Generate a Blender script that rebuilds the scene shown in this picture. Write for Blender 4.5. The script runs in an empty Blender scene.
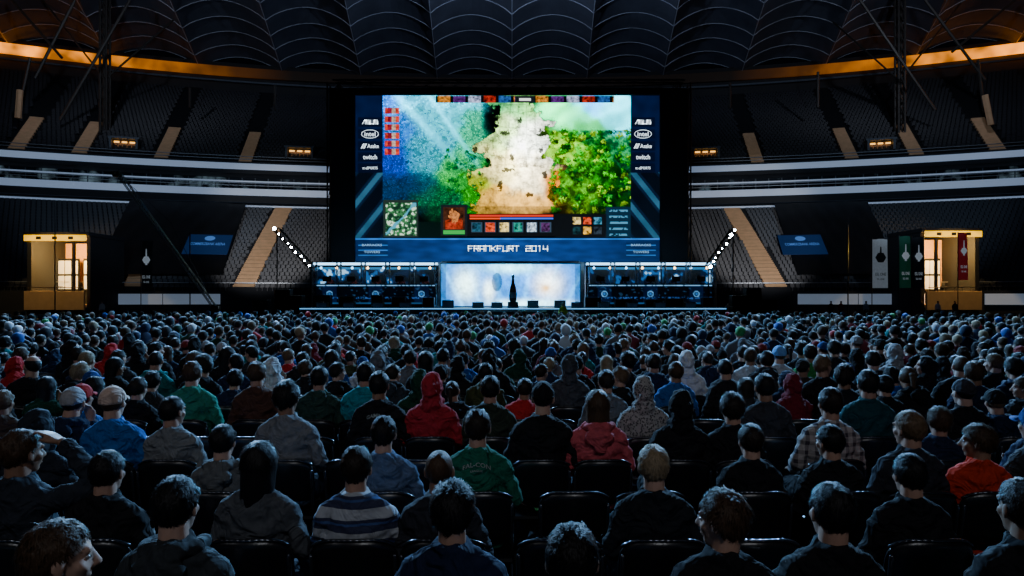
import bpy, math, random
import numpy as np
from mathutils import Vector, Matrix, Euler, noise
from mathutils.bvhtree import BVHTree
random.seed(11)
FP=683.0; CZ=2.0; HY=298.0
SC=bpy.context.scene; COL=SC.collection
def P(px,py,Y): return Vector(((px-512)*Y/FP, Y, CZ+(HY-py)*Y/FP))
def lin(c):
    return c/12.92 if c<=.04045 else ((c+.055)/1.055)**2.4
def S(h):
    h=h.lstrip('#'); return tuple(lin(int(h[i:i+2],16)/255) for i in (0,2,4))
# ------------------------------------------------------------------ materials
def nt(name):
    m=bpy.data.materials.new(name); m.use_nodes=True
    n=m.node_tree; b=n.nodes['Principled BSDF']; return m,n,b
def mat(name,col,rough=.7,metal=0,emis=None,es=0,noisy=.25,nscale=6,bump=0,bscale=60):
    m,n,b=nt(name)
    b.inputs['Roughness'].default_value=rough; b.inputs['Metallic'].default_value=metal
    tc=n.nodes.new('ShaderNodeTexCoord'); nz=n.nodes.new('ShaderNodeTexNoise'); nz.inputs['Scale'].default_value=nscale; nz.inputs['Detail'].default_value=4
    n.links.new(tc.outputs['Object'],nz.inputs['Vector'])
    mx=n.nodes.new('ShaderNodeMix'); mx.data_type='RGBA'
    mx.inputs[6].default_value=(*[c*(1-noisy) for c in col],1); mx.inputs[7].default_value=(*[min(1,c*(1+noisy)) for c in col],1)
    n.links.new(nz.outputs['Fac'],mx.inputs[0]); n.links.new(mx.outputs[2],b.inputs['Base Color'])
    if emis: b.inputs['Emission Color'].default_value=(*emis,1); b.inputs['Emission Strength'].default_value=es
    if bump:
        n2=n.nodes.new('ShaderNodeTexNoise'); n2.inputs['Scale'].default_value=bscale; n.links.new(tc.outputs['Object'],n2.inputs['Vector'])
        bp=n.nodes.new('ShaderNodeBump'); bp.inputs['Strength'].default_value=bump; bp.inputs['Distance'].default_value=.01
        n.links.new(n2.outputs['Fac'],bp.inputs['Height']); n.links.new(bp.outputs[0],b.inputs['Normal'])
    return m
def objcol_mat(name,rough,bump,bscale,stretch=(1,1,1),var=.3,spec=.2,fold=0):
    m,n,b=nt(name); b.inputs['Roughness'].default_value=rough; b.inputs['Specular IOR Level'].default_value=spec
    oi=n.nodes.new('ShaderNodeObjectInfo'); tc=n.nodes.new('ShaderNodeTexCoord'); mp=n.nodes.new('ShaderNodeMapping')
    mp.inputs['Scale'].default_value=stretch
    n.links.new(tc.outputs['Object'],mp.inputs[0])
    nz=n.nodes.new('ShaderNodeTexNoise'); nz.inputs['Scale'].default_value=bscale; nz.inputs['Detail'].default_value=5
    n.links.new(mp.outputs[0],nz.inputs['Vector'])
    mr=n.nodes.new('ShaderNodeMapRange'); mr.inputs[3].default_value=1-var; mr.inputs[4].default_value=1+var
    n.links.new(nz.outputs['Fac'],mr.inputs[0])
    vm=n.nodes.new('ShaderNodeVectorMath'); vm.operation='SCALE'
    n.links.new(oi.outputs['Color'],vm.inputs[0]); n.links.new(mr.outputs[0],vm.inputs['Scale'])
    n.links.new(vm.outputs[0],b.inputs['Base Color'])
    bp=n.nodes.new('ShaderNodeBump'); bp.inputs['Strength'].default_value=bump; bp.inputs['Distance'].default_value=.01
    n.links.new(nz.outputs['Fac'],bp.inputs['Height'])
    if fold:
        ad=n.nodes.new('ShaderNodeVectorMath'); ad.operation='ADD'; n.links.new(tc.outputs['Object'],ad.inputs[0]); n.links.new(oi.outputs['Random'],ad.inputs[1])
        n3=n.nodes.new('ShaderNodeTexNoise'); n3.inputs['Scale'].default_value=7; n3.inputs['Detail'].default_value=2; n3.inputs['Distortion'].default_value=1.4
        n.links.new(ad.outputs[0],n3.inputs['Vector'])
        b2=n.nodes.new('ShaderNodeBump'); b2.inputs['Strength'].default_value=fold; b2.inputs['Distance'].default_value=.06
        n.links.new(n3.outputs['Fac'],b2.inputs['Height']); n.links.new(b2.outputs[0],bp.inputs['Normal'])
    n.links.new(bp.outputs[0],b.inputs['Normal'])
    return m
def attr_emis(name,strength,rough=.4):
    m,n,b=nt(name); a=n.nodes.new('ShaderNodeAttribute'); a.attribute_name='Col'
    n.links.new(a.outputs['Color'],b.inputs['Emission Color']); b.inputs['Emission Strength'].default_value=strength
    b.inputs['Base Color'].default_value=(.01,.01,.012,1); b.inputs['Roughness'].default_value=rough
    return m
def attr_diff(name,rough=.7):
    m,n,b=nt(name); a=n.nodes.new('ShaderNodeAttribute'); a.attribute_name='Col'
    n.links.new(a.outputs['Color'],b.inputs['Base Color']); b.inputs['Roughness'].default_value=rough; b.inputs['Specular IOR Level'].default_value=.26
    return m
def stripes_mat(name,kind):
    m,n,b=nt(name); b.inputs['Roughness'].default_value=.9; b.inputs['Specular IOR Level'].default_value=.2
    tc=n.nodes.new('ShaderNodeTexCoord'); sp=n.nodes.new('ShaderNodeSeparateXYZ'); n.links.new(tc.outputs['Object'],sp.inputs[0])
    def band(sock,period,duty,off=0.):
        a=n.nodes.new('ShaderNodeMath'); a.operation='ADD'; a.inputs[1].default_value=off+10*period; n.links.new(sock,a.inputs[0])
        d=n.nodes.new('ShaderNodeMath'); d.operation='MODULO'; d.inputs[1].default_value=period; n.links.new(a.outputs[0],d.inputs[0])
        l=n.nodes.new('ShaderNodeMath'); l.operation='LESS_THAN'; l.inputs[1].default_value=period*duty; n.links.new(d.outputs[0],l.inputs[0])
        return l.outputs[0]
    def mixc(f,a,bc):
        x=n.nodes.new('ShaderNodeMix'); x.data_type='RGBA'; n.links.new(f,x.inputs[0])
        for i,c in ((6,a),(7,bc)):
            if isinstance(c,tuple): x.inputs[i].default_value=(*c,1)
            else: n.links.new(c,x.inputs[i])
        return x.outputs[2]
    if kind=='stripe':
        c=mixc(band(sp.outputs['Z'],.12,.45),(.035,.04,.08),(.36,.38,.42))
        c=mixc(band(sp.outputs['Z'],.12,.1,.03),c,(.05,.09,.24))
    elif kind=='plaid':
        c=mixc(band(sp.outputs['Z'],.07,.4),(.33,.3,.3),(.05,.045,.06))
        c2=mixc(band(sp.outputs['X'],.07,.4),(.4,.36,.34),(.05,.04,.05))
        x=n.nodes.new('ShaderNodeMix'); x.data_type='RGBA'; x.inputs[0].default_value=.5
        n.links.new(c,x.inputs[6]); n.links.new(c2,x.inputs[7]); c=x.outputs[2]
    elif kind=='speckle':
        v=n.nodes.new('ShaderNodeTexVoronoi'); v.inputs['Scale'].default_value=55; n.links.new(tc.outputs['Object'],v.inputs['Vector'])
        l=n.nodes.new('ShaderNodeMath'); l.operation='GREATER_THAN'; l.inputs[1].default_value=.42; n.links.new(v.outputs['Distance'],l.inputs[0])
        c=mixc(l.outputs[0],(.06,.06,.065),(.3,.29,.28))
    n.links.new(c,b.inputs['Base Color'])
    n3=n.nodes.new('ShaderNodeTexNoise'); n3.inputs['Scale'].default_value=7; n3.inputs['Distortion'].default_value=1.4; n.links.new(tc.outputs['Object'],n3.inputs['Vector'])
    b2=n.nodes.new('ShaderNodeBump'); b2.inputs['Strength'].default_value=.8; b2.inputs['Distance'].default_value=.05
    n.links.new(n3.outputs['Fac'],b2.inputs['Height']); n.links.new(b2.outputs[0],b.inputs['Normal'])
    return m
M={}
M['cloth']=objcol_mat('cloth_fabric',.85,.35,34,var=.35,spec=.2,fold=.95)
M['hair']=objcol_mat('hair_strands',.48,.5,45,(3,3,.6),var=.6,spec=.22)
M['skin']=objcol_mat('skin',.55,.08,40,var=.12,spec=.35)
M['eye']=mat('eye_white',(.35,.33,.33),.2); M['iris']=mat('iris_dark',(.03,.02,.015),.15)
M['stripe']=stripes_mat('striped_knit','stripe'); M['plaid']=stripes_mat('plaid_cotton','plaid'); M['speckle']=stripes_mat('speckled_fleece','speckle')
M['chair']=mat('black_chair_plastic',(.008,.008,.010),.3,bump=.1)
M['chairmetal']=mat('black_chair_tube',(.08,.085,.1),.2,.85)
M['floor']=mat('dark_floor_covering',(.008,.009,.010),.8,bump=.2,bscale=4,nscale=1)
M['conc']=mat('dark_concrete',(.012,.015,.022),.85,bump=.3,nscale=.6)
M['concU']=mat('upper_concrete_shaded',(.004,.005,.008),.9,nscale=.5)  # concrete colour darkened to stand for the shade of the upper tier
M['stair']=mat('tan_concrete_steps_glow',(.66,.42,.24),.85,nscale=1.5,emis=(.5,.3,.16),es=.02)  # slight emission put into the concrete so it looks lit
M['parapet']=mat('beige_concrete_parapet',(.45,.3,.16),.85,nscale=1.5)
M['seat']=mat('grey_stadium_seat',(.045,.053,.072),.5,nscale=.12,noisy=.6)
M['seatU']=mat('shaded_stadium_seat',(.004,.006,.013),.5,nscale=.4,noisy=.4)  # seat colour darkened because little light reaches the upper tier
M['fascia']=mat('white_fascia_glow',(.7,.76,.88),.45,emis=(.42,.58,.9),es=.3,nscale=.12,noisy=.5)  # mild emission stands in for lamp light falling on the panels
M['fdark']=mat('dark_balcony_soffit',(.010,.014,.021),.7)
M['dark']=mat('black_paint',(.006,.007,.009),.55)
M['drape']=mat('black_stage_drape',(.004,.005,.007),.8,bump=.4,bscale=3)
M['mull']=mat('grey_mullion',(.10,.12,.15),.5,.3)
M['rail']=mat('pale_steel_railing',(.3,.33,.38),.4,.6)
M['roof']=mat('roof_membrane',(.085,.095,.125),.7,nscale=.3,noisy=.45,bump=.3,bscale=1.5)
M['seam']=mat('roof_seam_cable',(.5,.54,.62),.5,.1)
M['steel']=mat('black_steel',(.02,.023,.03),.4,.6)
M['struts']=mat('painted_roof_steel',(.06,.055,.05),.5,.3)
M['alu']=mat('aluminium_truss',(.35,.37,.4),.35,.8)
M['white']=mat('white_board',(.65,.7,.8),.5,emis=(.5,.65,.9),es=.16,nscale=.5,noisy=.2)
M['tarp']=mat('black_cover_sheet',(.003,.004,.006),.6,bump=.5,bscale=1.2,nscale=.3)
M['lamp']=mat('white_lamp_lens',(1,1,1),.2,emis=(.75,.9,1),es=150)
M['warm']=mat('warm_light_panel',(1,.7,.3),.4,emis=(1,.45,.07),es=2.6)
M['warmroom']=mat('warm_wall',(.8,.42,.14),.7)
M['window']=mat('lit_window_pane',(.8,.75,.6),.4,emis=(1,.78,.42),es=1.0,nscale=1.2,noisy=.5)
M['yellow']=mat('yellow_glow_strip',(.8,.5,.03),.5,emis=(1,.5,.0),es=1.6,nscale=.8)  # header strip glows by emission, not only yellow colour
M['cover']=mat('blue_cover_print_glow',(.01,.03,.1),.6,emis=(.01,.05,.2),es=.2)  # printed panel with a glow put into its colour
M['ledw']=mat('white_led_letter',(.9,.9,.9),.4,emis=(.75,.9,1),es=1.8)
M['coverletter']=mat('blue_cover_letter_glow',(.1,.2,.5),.4,emis=(.1,.35,1),es=.35)  # printed cover lettering made to glow, not a lit sign
M['ledc']=mat('pale_led_letter',(.1,.2,.5),.4,emis=(.35,.7,1),es=.8)
M['ledstrip']=mat('blue_white_led_strip',(.5,.6,.8),.4,emis=(.3,.65,1),es=5,nscale=1.2,noisy=.1)
M['edge']=mat('cyan_stage_edge_light',(.5,.6,.8),.4,emis=(.15,.5,1),es=1.0,nscale=1.2,noisy=.5)
M['mon']=mat('monitor_glow',(.5,.6,.8),.4,emis=(.45,.75,1),es=2.5)
M['warmspot']=mat('small_warm_lamp',(1,.7,.3),.4,emis=(1,.6,.25),es=8)
M['logo_bg']=mat('logo_dark_plate',(.01,.01,.02),.4,emis=(.003,.006,.025),es=.8)
M['red']=mat('red_banner_cloth_glow',(.4,.02,.03),.8,emis=(.4,.02,.03),es=.1); M['whiteb']=mat('white_banner_cloth_glow',(.6,.63,.66),.8,emis=(.5,.6,.7),es=.12)  # emission put into the banner cloth to look brighter lit
M['greenb']=mat('green_banner_cloth_glow',(.01,.09,.06),.8,emis=(.01,.10,.06),es=.12); M['blackb']=mat('black_banner_cloth',(.02,.025,.03),.8)  # green cloth also has brightness put in as emission
M['print']=mat('white_print_glow',(.8,.82,.85),.7,emis=(.5,.6,.7),es=.25)  # banner print brightened by added emission
M['fadeprint']=mat('faded_white_print',(.26,.3,.28),.8,noisy=.5,nscale=60)
M['darkprint']=mat('dark_print',(.03,.05,.06),.7)
M['gold']=mat('dark_bronze_trophy',(.03,.025,.02),.3,.7)
M['screenE']=attr_emis('giant_display_pixels',2.1)
M['screenC']=attr_emis('stage_display_pixels',3.6)
M['screenW']=attr_emis('wing_display_pixels',1.4)
M['crowd']=attr_diff('crowd_cloth')
def ring_mat():
    m,n,b=nt('orange_rim_glow'); tc=n.nodes.new('ShaderNodeTexCoord'); sp=n.nodes.new('ShaderNodeSeparateXYZ'); n.links.new(tc.outputs['Object'],sp.inputs[0])
    ab=n.nodes.new('ShaderNodeMath'); ab.operation='ABSOLUTE'; n.links.new(sp.outputs['X'],ab.inputs[0])
    mr=n.nodes.new('ShaderNodeMapRange'); mr.inputs[1].default_value=40; mr.inputs[2].default_value=84; mr.inputs[3].default_value=.0; mr.inputs[4].default_value=1
    n.links.new(ab.outputs[0],mr.inputs[0])
    pw=n.nodes.new('ShaderNodeMath'); pw.operation='POWER'; pw.inputs[1].default_value=3.0; n.links.new(mr.outputs[0],pw.inputs[0])
    nz=n.nodes.new('ShaderNodeTexNoise'); nz.inputs['Scale'].default_value=.25; n.links.new(tc.outputs['Object'],nz.inputs['Vector'])
    m2=n.nodes.new('ShaderNodeMapRange'); m2.inputs[1].default_value=.35; m2.inputs[2].default_value=.65; m2.inputs[3].default_value=.5; m2.inputs[4].default_value=4.2; n.links.new(nz.outputs['Fac'],m2.inputs[0])
    mu=n.nodes.new('ShaderNodeMath'); mu.operation='MULTIPLY'; n.links.new(m2.outputs[0],mu.inputs[1]); n.links.new(pw.outputs[0],mu.inputs[0])
    ad=n.nodes.new('ShaderNodeMath'); ad.operation='MULTIPLY_ADD'; ad.inputs[1].default_value=.18; n.links.new(mr.outputs[0],ad.inputs[0]); n.links.new(mu.outputs[0],ad.inputs[2])
    n.links.new(ad.outputs[0],b.inputs['Emission Strength'])
    b.inputs['Emission Color'].default_value=(1,.28,.0,1); b.inputs['Base Color'].default_value=(.05,.025,.01,1)
    return m
M['ring']=ring_mat()  # orange light on the roof rim painted as emission, growing towards the sides
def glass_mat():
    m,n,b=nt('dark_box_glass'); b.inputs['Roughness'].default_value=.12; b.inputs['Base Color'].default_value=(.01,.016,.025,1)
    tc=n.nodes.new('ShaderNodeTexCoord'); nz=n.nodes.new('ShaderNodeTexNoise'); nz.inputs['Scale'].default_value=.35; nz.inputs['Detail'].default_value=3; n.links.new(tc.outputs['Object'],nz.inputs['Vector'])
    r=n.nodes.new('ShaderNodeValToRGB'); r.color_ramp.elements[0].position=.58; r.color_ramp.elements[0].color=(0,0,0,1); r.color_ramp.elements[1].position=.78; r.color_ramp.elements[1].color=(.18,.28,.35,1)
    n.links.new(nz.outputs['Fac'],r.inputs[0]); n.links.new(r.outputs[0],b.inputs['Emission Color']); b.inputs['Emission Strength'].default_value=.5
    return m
M['glass']=glass_mat()
# ------------------------------------------------------------------ mesh builder
class MB:
    def __init__(s): s.V=[]; s.F=[]; s.I=[]
    def add(s,vs,fs,mi=0):
        o=len(s.V); s.V+= [tuple(v) for v in vs]; s.F+=[tuple(i+o for i in f) for f in fs]; s.I+=[mi]*len(fs); return s
    def box(s,c,d,R=None,mi=0,bev=0):
        c=Vector(c); x,y,z=[k/2 for k in d]
        if bev:
            b=min(bev,x*.9,y*.9,z*.9); vs=[];
            for sx in(-1,1):
                for sy in(-1,1):
                    for sz in(-1,1):
                        vs+=[(sx*x,sy*(y-b),sz*(z-b)),(sx*(x-b),sy*y,sz*(z-b)),(sx*(x-b),sy*(y-b),sz*z)]
            import bmesh
            bm=bmesh.new(); 
            for v in vs: bm.verts.new(v)
            bmesh.ops.convex_hull(bm,input=bm.verts)
            bm.verts.index_update(); VV=[v.co.copy() for v in bm.verts]; FF=[[v.index for v in f.verts] for f in bm.faces]; bm.free()
        else:
            VV=[Vector((a,b_,c_)) for a in(-x,x) for b_ in(-y,y) for c_ in(-z,z)]
            FF=[(0,1,3,2),(4,6,7,5),(0,4,5,1),(2,3,7,6),(0,2,6,4),(1,5,7,3)]
        if R is not None: VV=[R@v for v in VV]
        return s.add([v+c for v in VV],FF,mi)
    def cap(s,p0,r0,p1,r1,seg=12,hr=3,mi=0):
        p0=Vector(p0);p1=Vector(p1);d=(p1-p0); L=d.length; d=d.normalized() if L>1e-6 else Vector((0,0,1))
        a=d.orthogonal().normalized(); b=d.cross(a)
        rings=[]
        for i in range(hr+1):
            t=-math.pi/2+ (math.pi/2)*i/hr; rings.append((p0+d*r0*math.sin(t), max(r0*math.cos(t),1e-4)))
        for i in range(hr+1):
            t=(math.pi/2)*i/hr; rings.append((p1+d*r1*math.sin(t), max(r1*math.cos(t),1e-4)))
        return s._rings(rings,a,b,seg,mi)
    def _rings(s,rings,a,b,seg,mi=0):
        vs=[];fs=[]
        for c,r in rings:
            for j in range(seg):
                t=2*math.pi*j/seg; vs.append(c+a*r*math.cos(t)+b*r*math.sin(t))
        n=len(rings)
        for i in range(n-1):
            for j in range(seg):
                k=(j+1)%seg; fs.append((i*seg+j,i*seg+k,(i+1)*seg+k,(i+1)*seg+j))
        fs.append(tuple(range(seg))[::-1]); fs.append(tuple((n-1)*seg+j for j in range(seg)))
        return s.add(vs,fs,mi)
    def tube(s,p0,p1,r,seg=6,mi=0,r1=None):
        p0=Vector(p0);p1=Vector(p1);d=(p1-p0).normalized();a=d.orthogonal().normalized();b=d.cross(a)
        return s._rings([(p0,r),(p1,r if r1 is None else r1)],a,b,seg,mi)
    def lathe(s,c,prof,seg=20,mi=0,R=None):
        c=Vector(c); vs=[];fs=[]
        for r,z in prof:
            for j in range(seg):
                t=2*math.pi*j/seg; v=Vector((max(r,1e-4)*math.cos(t),max(r,1e-4)*math.sin(t),z))
                vs.append((R@v if R else v)+c)
        n=len(prof)
        for i in range(n-1):
            for j in range(seg):
                k=(j+1)%seg; fs.append((i*seg+j,i*seg+k,(i+1)*seg+k,(i+1)*seg+j))
        fs.append(tuple(range(seg))[::-1]); fs.append(tuple((n-1)*seg+j for j in range(seg)))
        return s.add(vs,fs,mi)
    def ell(s,c,r,R=None,seg=16,rg=10,mi=0):
        c=Vector(c);vs=[];fs=[]
        for i in range(rg+1):
            t=-math.pi/2+math.pi*i/rg
            for j in range(seg):
                p=2*math.pi*j/seg; k=max(math.cos(t),1e-3)
                v=Vector((r[0]*k*math.cos(p),r[1]*k*math.sin(p),r[2]*math.sin(t)))
                vs.append((R@v if R is not None else v)+c)
        for i in range(rg):
            for j in range(seg):
                k=(j+1)%seg; fs.append((i*seg+j,i*seg+k,(i+1)*seg+k,(i+1)*seg+j))
        fs.append(tuple(range(seg))[::-1]); fs.append(tuple(rg*seg+j for j in range(seg)))
        return s.add(vs,fs,mi)
    def loft(s,rings,f=lambda x,y,z:Vector((x,y,z)),seg=24,mi=0):
        vs=[];fs=[]
        for z,yo,rx,ry in rings:
            for j in range(seg):
                t=2*math.pi*j/seg; vs.append(f(rx*math.cos(t),yo+ry*math.sin(t),z))
        n=len(rings)
        for i in range(n-1):
            for j in range(seg):
                k=(j+1)%seg; fs.append((i*seg+j,i*seg+k,(i+1)*seg+k,(i+1)*seg+j))
        fs.append(tuple(range(seg))[::-1]); fs.append(tuple((n-1)*seg+j for j in range(seg)))
        return s.add(vs,fs,mi)
    def mesh(s,name,mats,smooth=False):
        me=bpy.data.meshes.new(name); me.from_pydata(s.V,[],s.F)
        for m in (mats if isinstance(mats,(list,tuple)) else [mats]): me.materials.append(m)
        me.polygons.foreach_set('material_index',s.I)
        if smooth: me.polygons.foreach_set('use_smooth',[True]*len(me.polygons))
        me.update(); return me
    def build(s,name,mats,parent=None,smooth=False,loc=None,rotz=0):
        return link(name,s.mesh(name,mats,smooth),parent,loc,rotz)
def link(name,me,parent=None,loc=None,rotz=0):
    o=bpy.data.objects.new(name,me); COL.objects.link(o)
    if parent: o.parent=parent
    if loc is not None: o.location=loc
    if rotz: o.rotation_euler=(0,0,rotz)
    return o
def empty(name,loc,rotz=0):
    o=bpy.data.objects.new(name,None); COL.objects.link(o); o.location=loc; o.rotation_euler=(0,0,rotz); o.empty_display_size=.1; return o
def tag(o,label,cat,group=None,kind=None):
    o['label']=label; o['category']=cat
    if group:o['group']=group
    if kind:o['kind']=kind
    return o
def struct(o,label=None):
    o['kind']='structure'
    if label:o['label']=label
    return o
def fit_text(name,s,w,h,loc,m,parent=None,R=None,spacing=1.0,shear=0):
    cu=bpy.data.curves.new(name,'FONT'); cu.body=s; cu.size=1; cu.space_character=spacing; cu.shear=shear; cu.resolution_u=2; cu.offset=.012
    t=bpy.data.objects.new(name,cu); COL.objects.link(t); bpy.context.view_layer.update()
    me=bpy.data.meshes.new_from_object(t.evaluated_get(bpy.context.evaluated_depsgraph_get())); bpy.data.objects.remove(t)
    n=len(me.vertices); co=np.empty(n*3); me.vertices.foreach_get('co',co); co=co.reshape(-1,3)
    mn=co.min(0);mxx=co.max(0); co-= (mn+mxx)/2
    co[:,0]*=w/(mxx[0]-mn[0]); co[:,1]*=h/(mxx[1]-mn[1])
    out=np.stack([co[:,0],np.zeros(n),co[:,1]],1)
    me.vertices.foreach_set('co',out.ravel()); me.materials.clear(); me.materials.append(m); me.update()
    o=link(name,me,parent,loc)
    if R is not None: o.rotation_euler=R
    return o
GL={'F':[[(0,0),(0,6),(4,6)],[(0,3),(3,3)]],'R':[[(0,0),(0,6),(4,6),(4,3),(0,3)],[(2,3),(4,0)]],'A':[[(0,0),(0,6),(4,6),(4,0)],[(0,2.4),(4,2.4)]],'N':[[(0,0),(0,6),(4,6),(4,0)]],
'K':[[(0,0),(0,6)],[(4,6),(1.2,3),(4,0)],[(0,3),(1.2,3)]],'U':[[(0,6),(0,0),(4,0),(4,6)]],'T':[[(0,6),(4,6)],[(2,6),(2,0)]],'2':[[(0,6),(4,6),(4,3),(0,3),(0,0),(4,0)]],'0':[[(0,0),(0,6),(4,6),(4,0),(0,0)]],
'1':[[(.8,6),(2,6),(2,0)]],'4':[[(0,6),(0,2.4),(4,2.4)],[(4,6),(4,0)]],'S':[[(4,6),(0,6),(0,3),(4,3),(4,0),(0,0)]],'/':[[(0,0),(3,6),(4,6),(4,0)]],' ':[]}
def techno(name,s,w,h,loc,m,parent,th=1.1):
    mb=MB(); tot=len(s)*5.6-1.6; sx=w/tot; sz=h/6
    for i,ch in enumerate(s):
        for pl in GL[ch]:
            for (a,b) in zip(pl,pl[1:]):
                A=np.array([(i*5.6+a[0]-tot/2)*sx,(a[1]-3)*sz]);B=np.array([(i*5.6+b[0]-tot/2)*sx,(b[1]-3)*sz]); d=B-A; L=np.hypot(*d)
                d=d/L; t=th*sz/2; A=A-d*t*.99; B=B+d*t*.99; q=np.array([-d[1],d[0]])*t
                mb.add([(A[0]+q[0],0,A[1]+q[1]),(A[0]-q[0],0,A[1]-q[1]),(B[0]-q[0],0,B[1]-q[1]),(B[0]+q[0],0,B[1]+q[1])],[(0,1,2,3)])
    return mb.build(name,m,parent,loc=loc)
def eval_mesh(mb,name,voxel,smooth=3,dec=1.0):
    me=mb.mesh('tmp',M['dark']); o=bpy.data.objects.new('tmp',me); COL.objects.link(o)
    r=o.modifiers.new('r','REMESH'); r.mode='VOXEL'; r.voxel_size=voxel
    if smooth:
        k=o.modifiers.new('s','SMOOTH'); k.iterations=smooth; k.factor=.5
    if dec<1: d=o.modifiers.new('d','DECIMATE'); d.ratio=dec
    bpy.context.view_layer.update()
    out=bpy.data.meshes.new_from_object(o.evaluated_get(bpy.context.evaluated_depsgraph_get())); bpy.data.objects.remove(o)
    out.name=name; out.materials.clear(); out.polygons.foreach_set('use_smooth',[True]*len(out.polygons)); out.polygons.foreach_set('material_index',[0]*len(out.polygons))
    return out
def get_co(me):
    a=np.empty(len(me.vertices)*3); me.vertices.foreach_get('co',a); return a.reshape(-1,3)
# ------------------------------------------------------------------ people
def hand(mb,w,d,n,side,curl):
    w=Vector(w); d=Vector(d).normalized(); n=Vector(n); n=(n-d*n.dot(d)).normalized(); s=d.cross(n)*side
    base=w+d*.012
    for i,(off,L) in enumerate(((.030,.066),(.010,.075),(-.011,.069),(-.030,.055))):
        k=w+d*(.088-.004*abs(i-1))+s*off
        mb.cap(base+s*off*.55,.014,k,.0115,8,2)
        p=k; dd=d.copy()
        for q,fr in enumerate((.45,.32,.23)):
            ang=curl*(.5+.35*q); dd=(dd*math.cos(ang)+n*math.sin(ang)).normalized()
            p2=p+dd*L*fr*1.05; mb.cap(p,.0095-.0008*q,p2,.0088-.0008*q,8,2); p=p2
    t0=w+d*.02+s*.022; t1=w+d*.055+s*.048+n*.012; t2=w+d*.085+s*.052+n*.02
    mb.cap(t0,.015,t1,.0115,8,2); mb.cap(t1,.0115,t2,.0095,8,2)
POSE={
 'lap':dict(lean=-.08,arms={1:((.238,-.02,.76),(.165,.2,.665),(-.15,.95,-.12),(0,-.1,-1)),-1:((-.238,-.02,.76),(-.165,.2,.665),(.15,.95,-.12),(0,-.1,-1))},curl=.25),
 'folded':dict(lean=-.1,arms={1:((.24,.03,.77),(.03,.2,.84),(-1,.02,.1),(0,-1,.1)),-1:((-.24,.03,.77),(-.03,.22,.77),(1,.0,.05),(0,-1,.1))},curl=.3),
 'forward':dict(lean=.33,arms={1:((.22,.25,.66),(.07,.43,.64),(-.5,.75,.05),(-.6,-.3,-.5)),-1:((-.22,.25,.66),(-.07,.43,.64),(.5,.75,.05),(.6,-.3,-.5))},curl=.5),
 'raised':dict(lean=-.05,arms={1:((.39,.05,1.03),(.2,.02,1.25),(-.85,.05,.42),(-.5,0,-1)),-1:((-.245,-.02,.76),(-.165,.2,.665),(.15,.95,-.12),(0,-.1,-1))},curl=.25),
 'chin':dict(lean=.05,arms={1:((.2,.2,.75),(.07,.16,1.04),(-.2,.0,1),(0,-1,.2)),-1:((-.22,.12,.72),(-.02,.27,.72),(.95,.2,.1),(0,-.3,1))},curl=.9),
 'stand':dict(lean=0,arms={1:((.23,-.02,.76),(.23,.06,.5),(0,.1,-1),(-1,0,0)),-1:((-.23,-.02,.76),(-.23,.06,.5),(0,.1,-1),(1,0,0))},curl=.4),
}
def upf(pose):
    L=POSE[pose]['lean']; E=Euler((-L,0,0))
    def f(x,y,z):
        v=Vector((x,y,z-.53)); v.rotate(E); return v+Vector((0,0,.53))
    return f
HEAD={p:upf(p)(0,.022,1.198)+(Vector((0,0,0)) if p!='forward' else Vector((0,-.02,.01))) for p in POSE}
def legs(pose):
    if pose=='stand': return [((s*.09,0,.5),(s*.1,.02,.08),(s*.11,-.02,-.34),(s*.12,.12,-.38)) for s in (1,-1)]
    return [((s*.09,.0,.53),(s*.14,.42,.52),(s*.14,.4,.1),(s*.15,.55,.045)) for s in (1,-1)]
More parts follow.
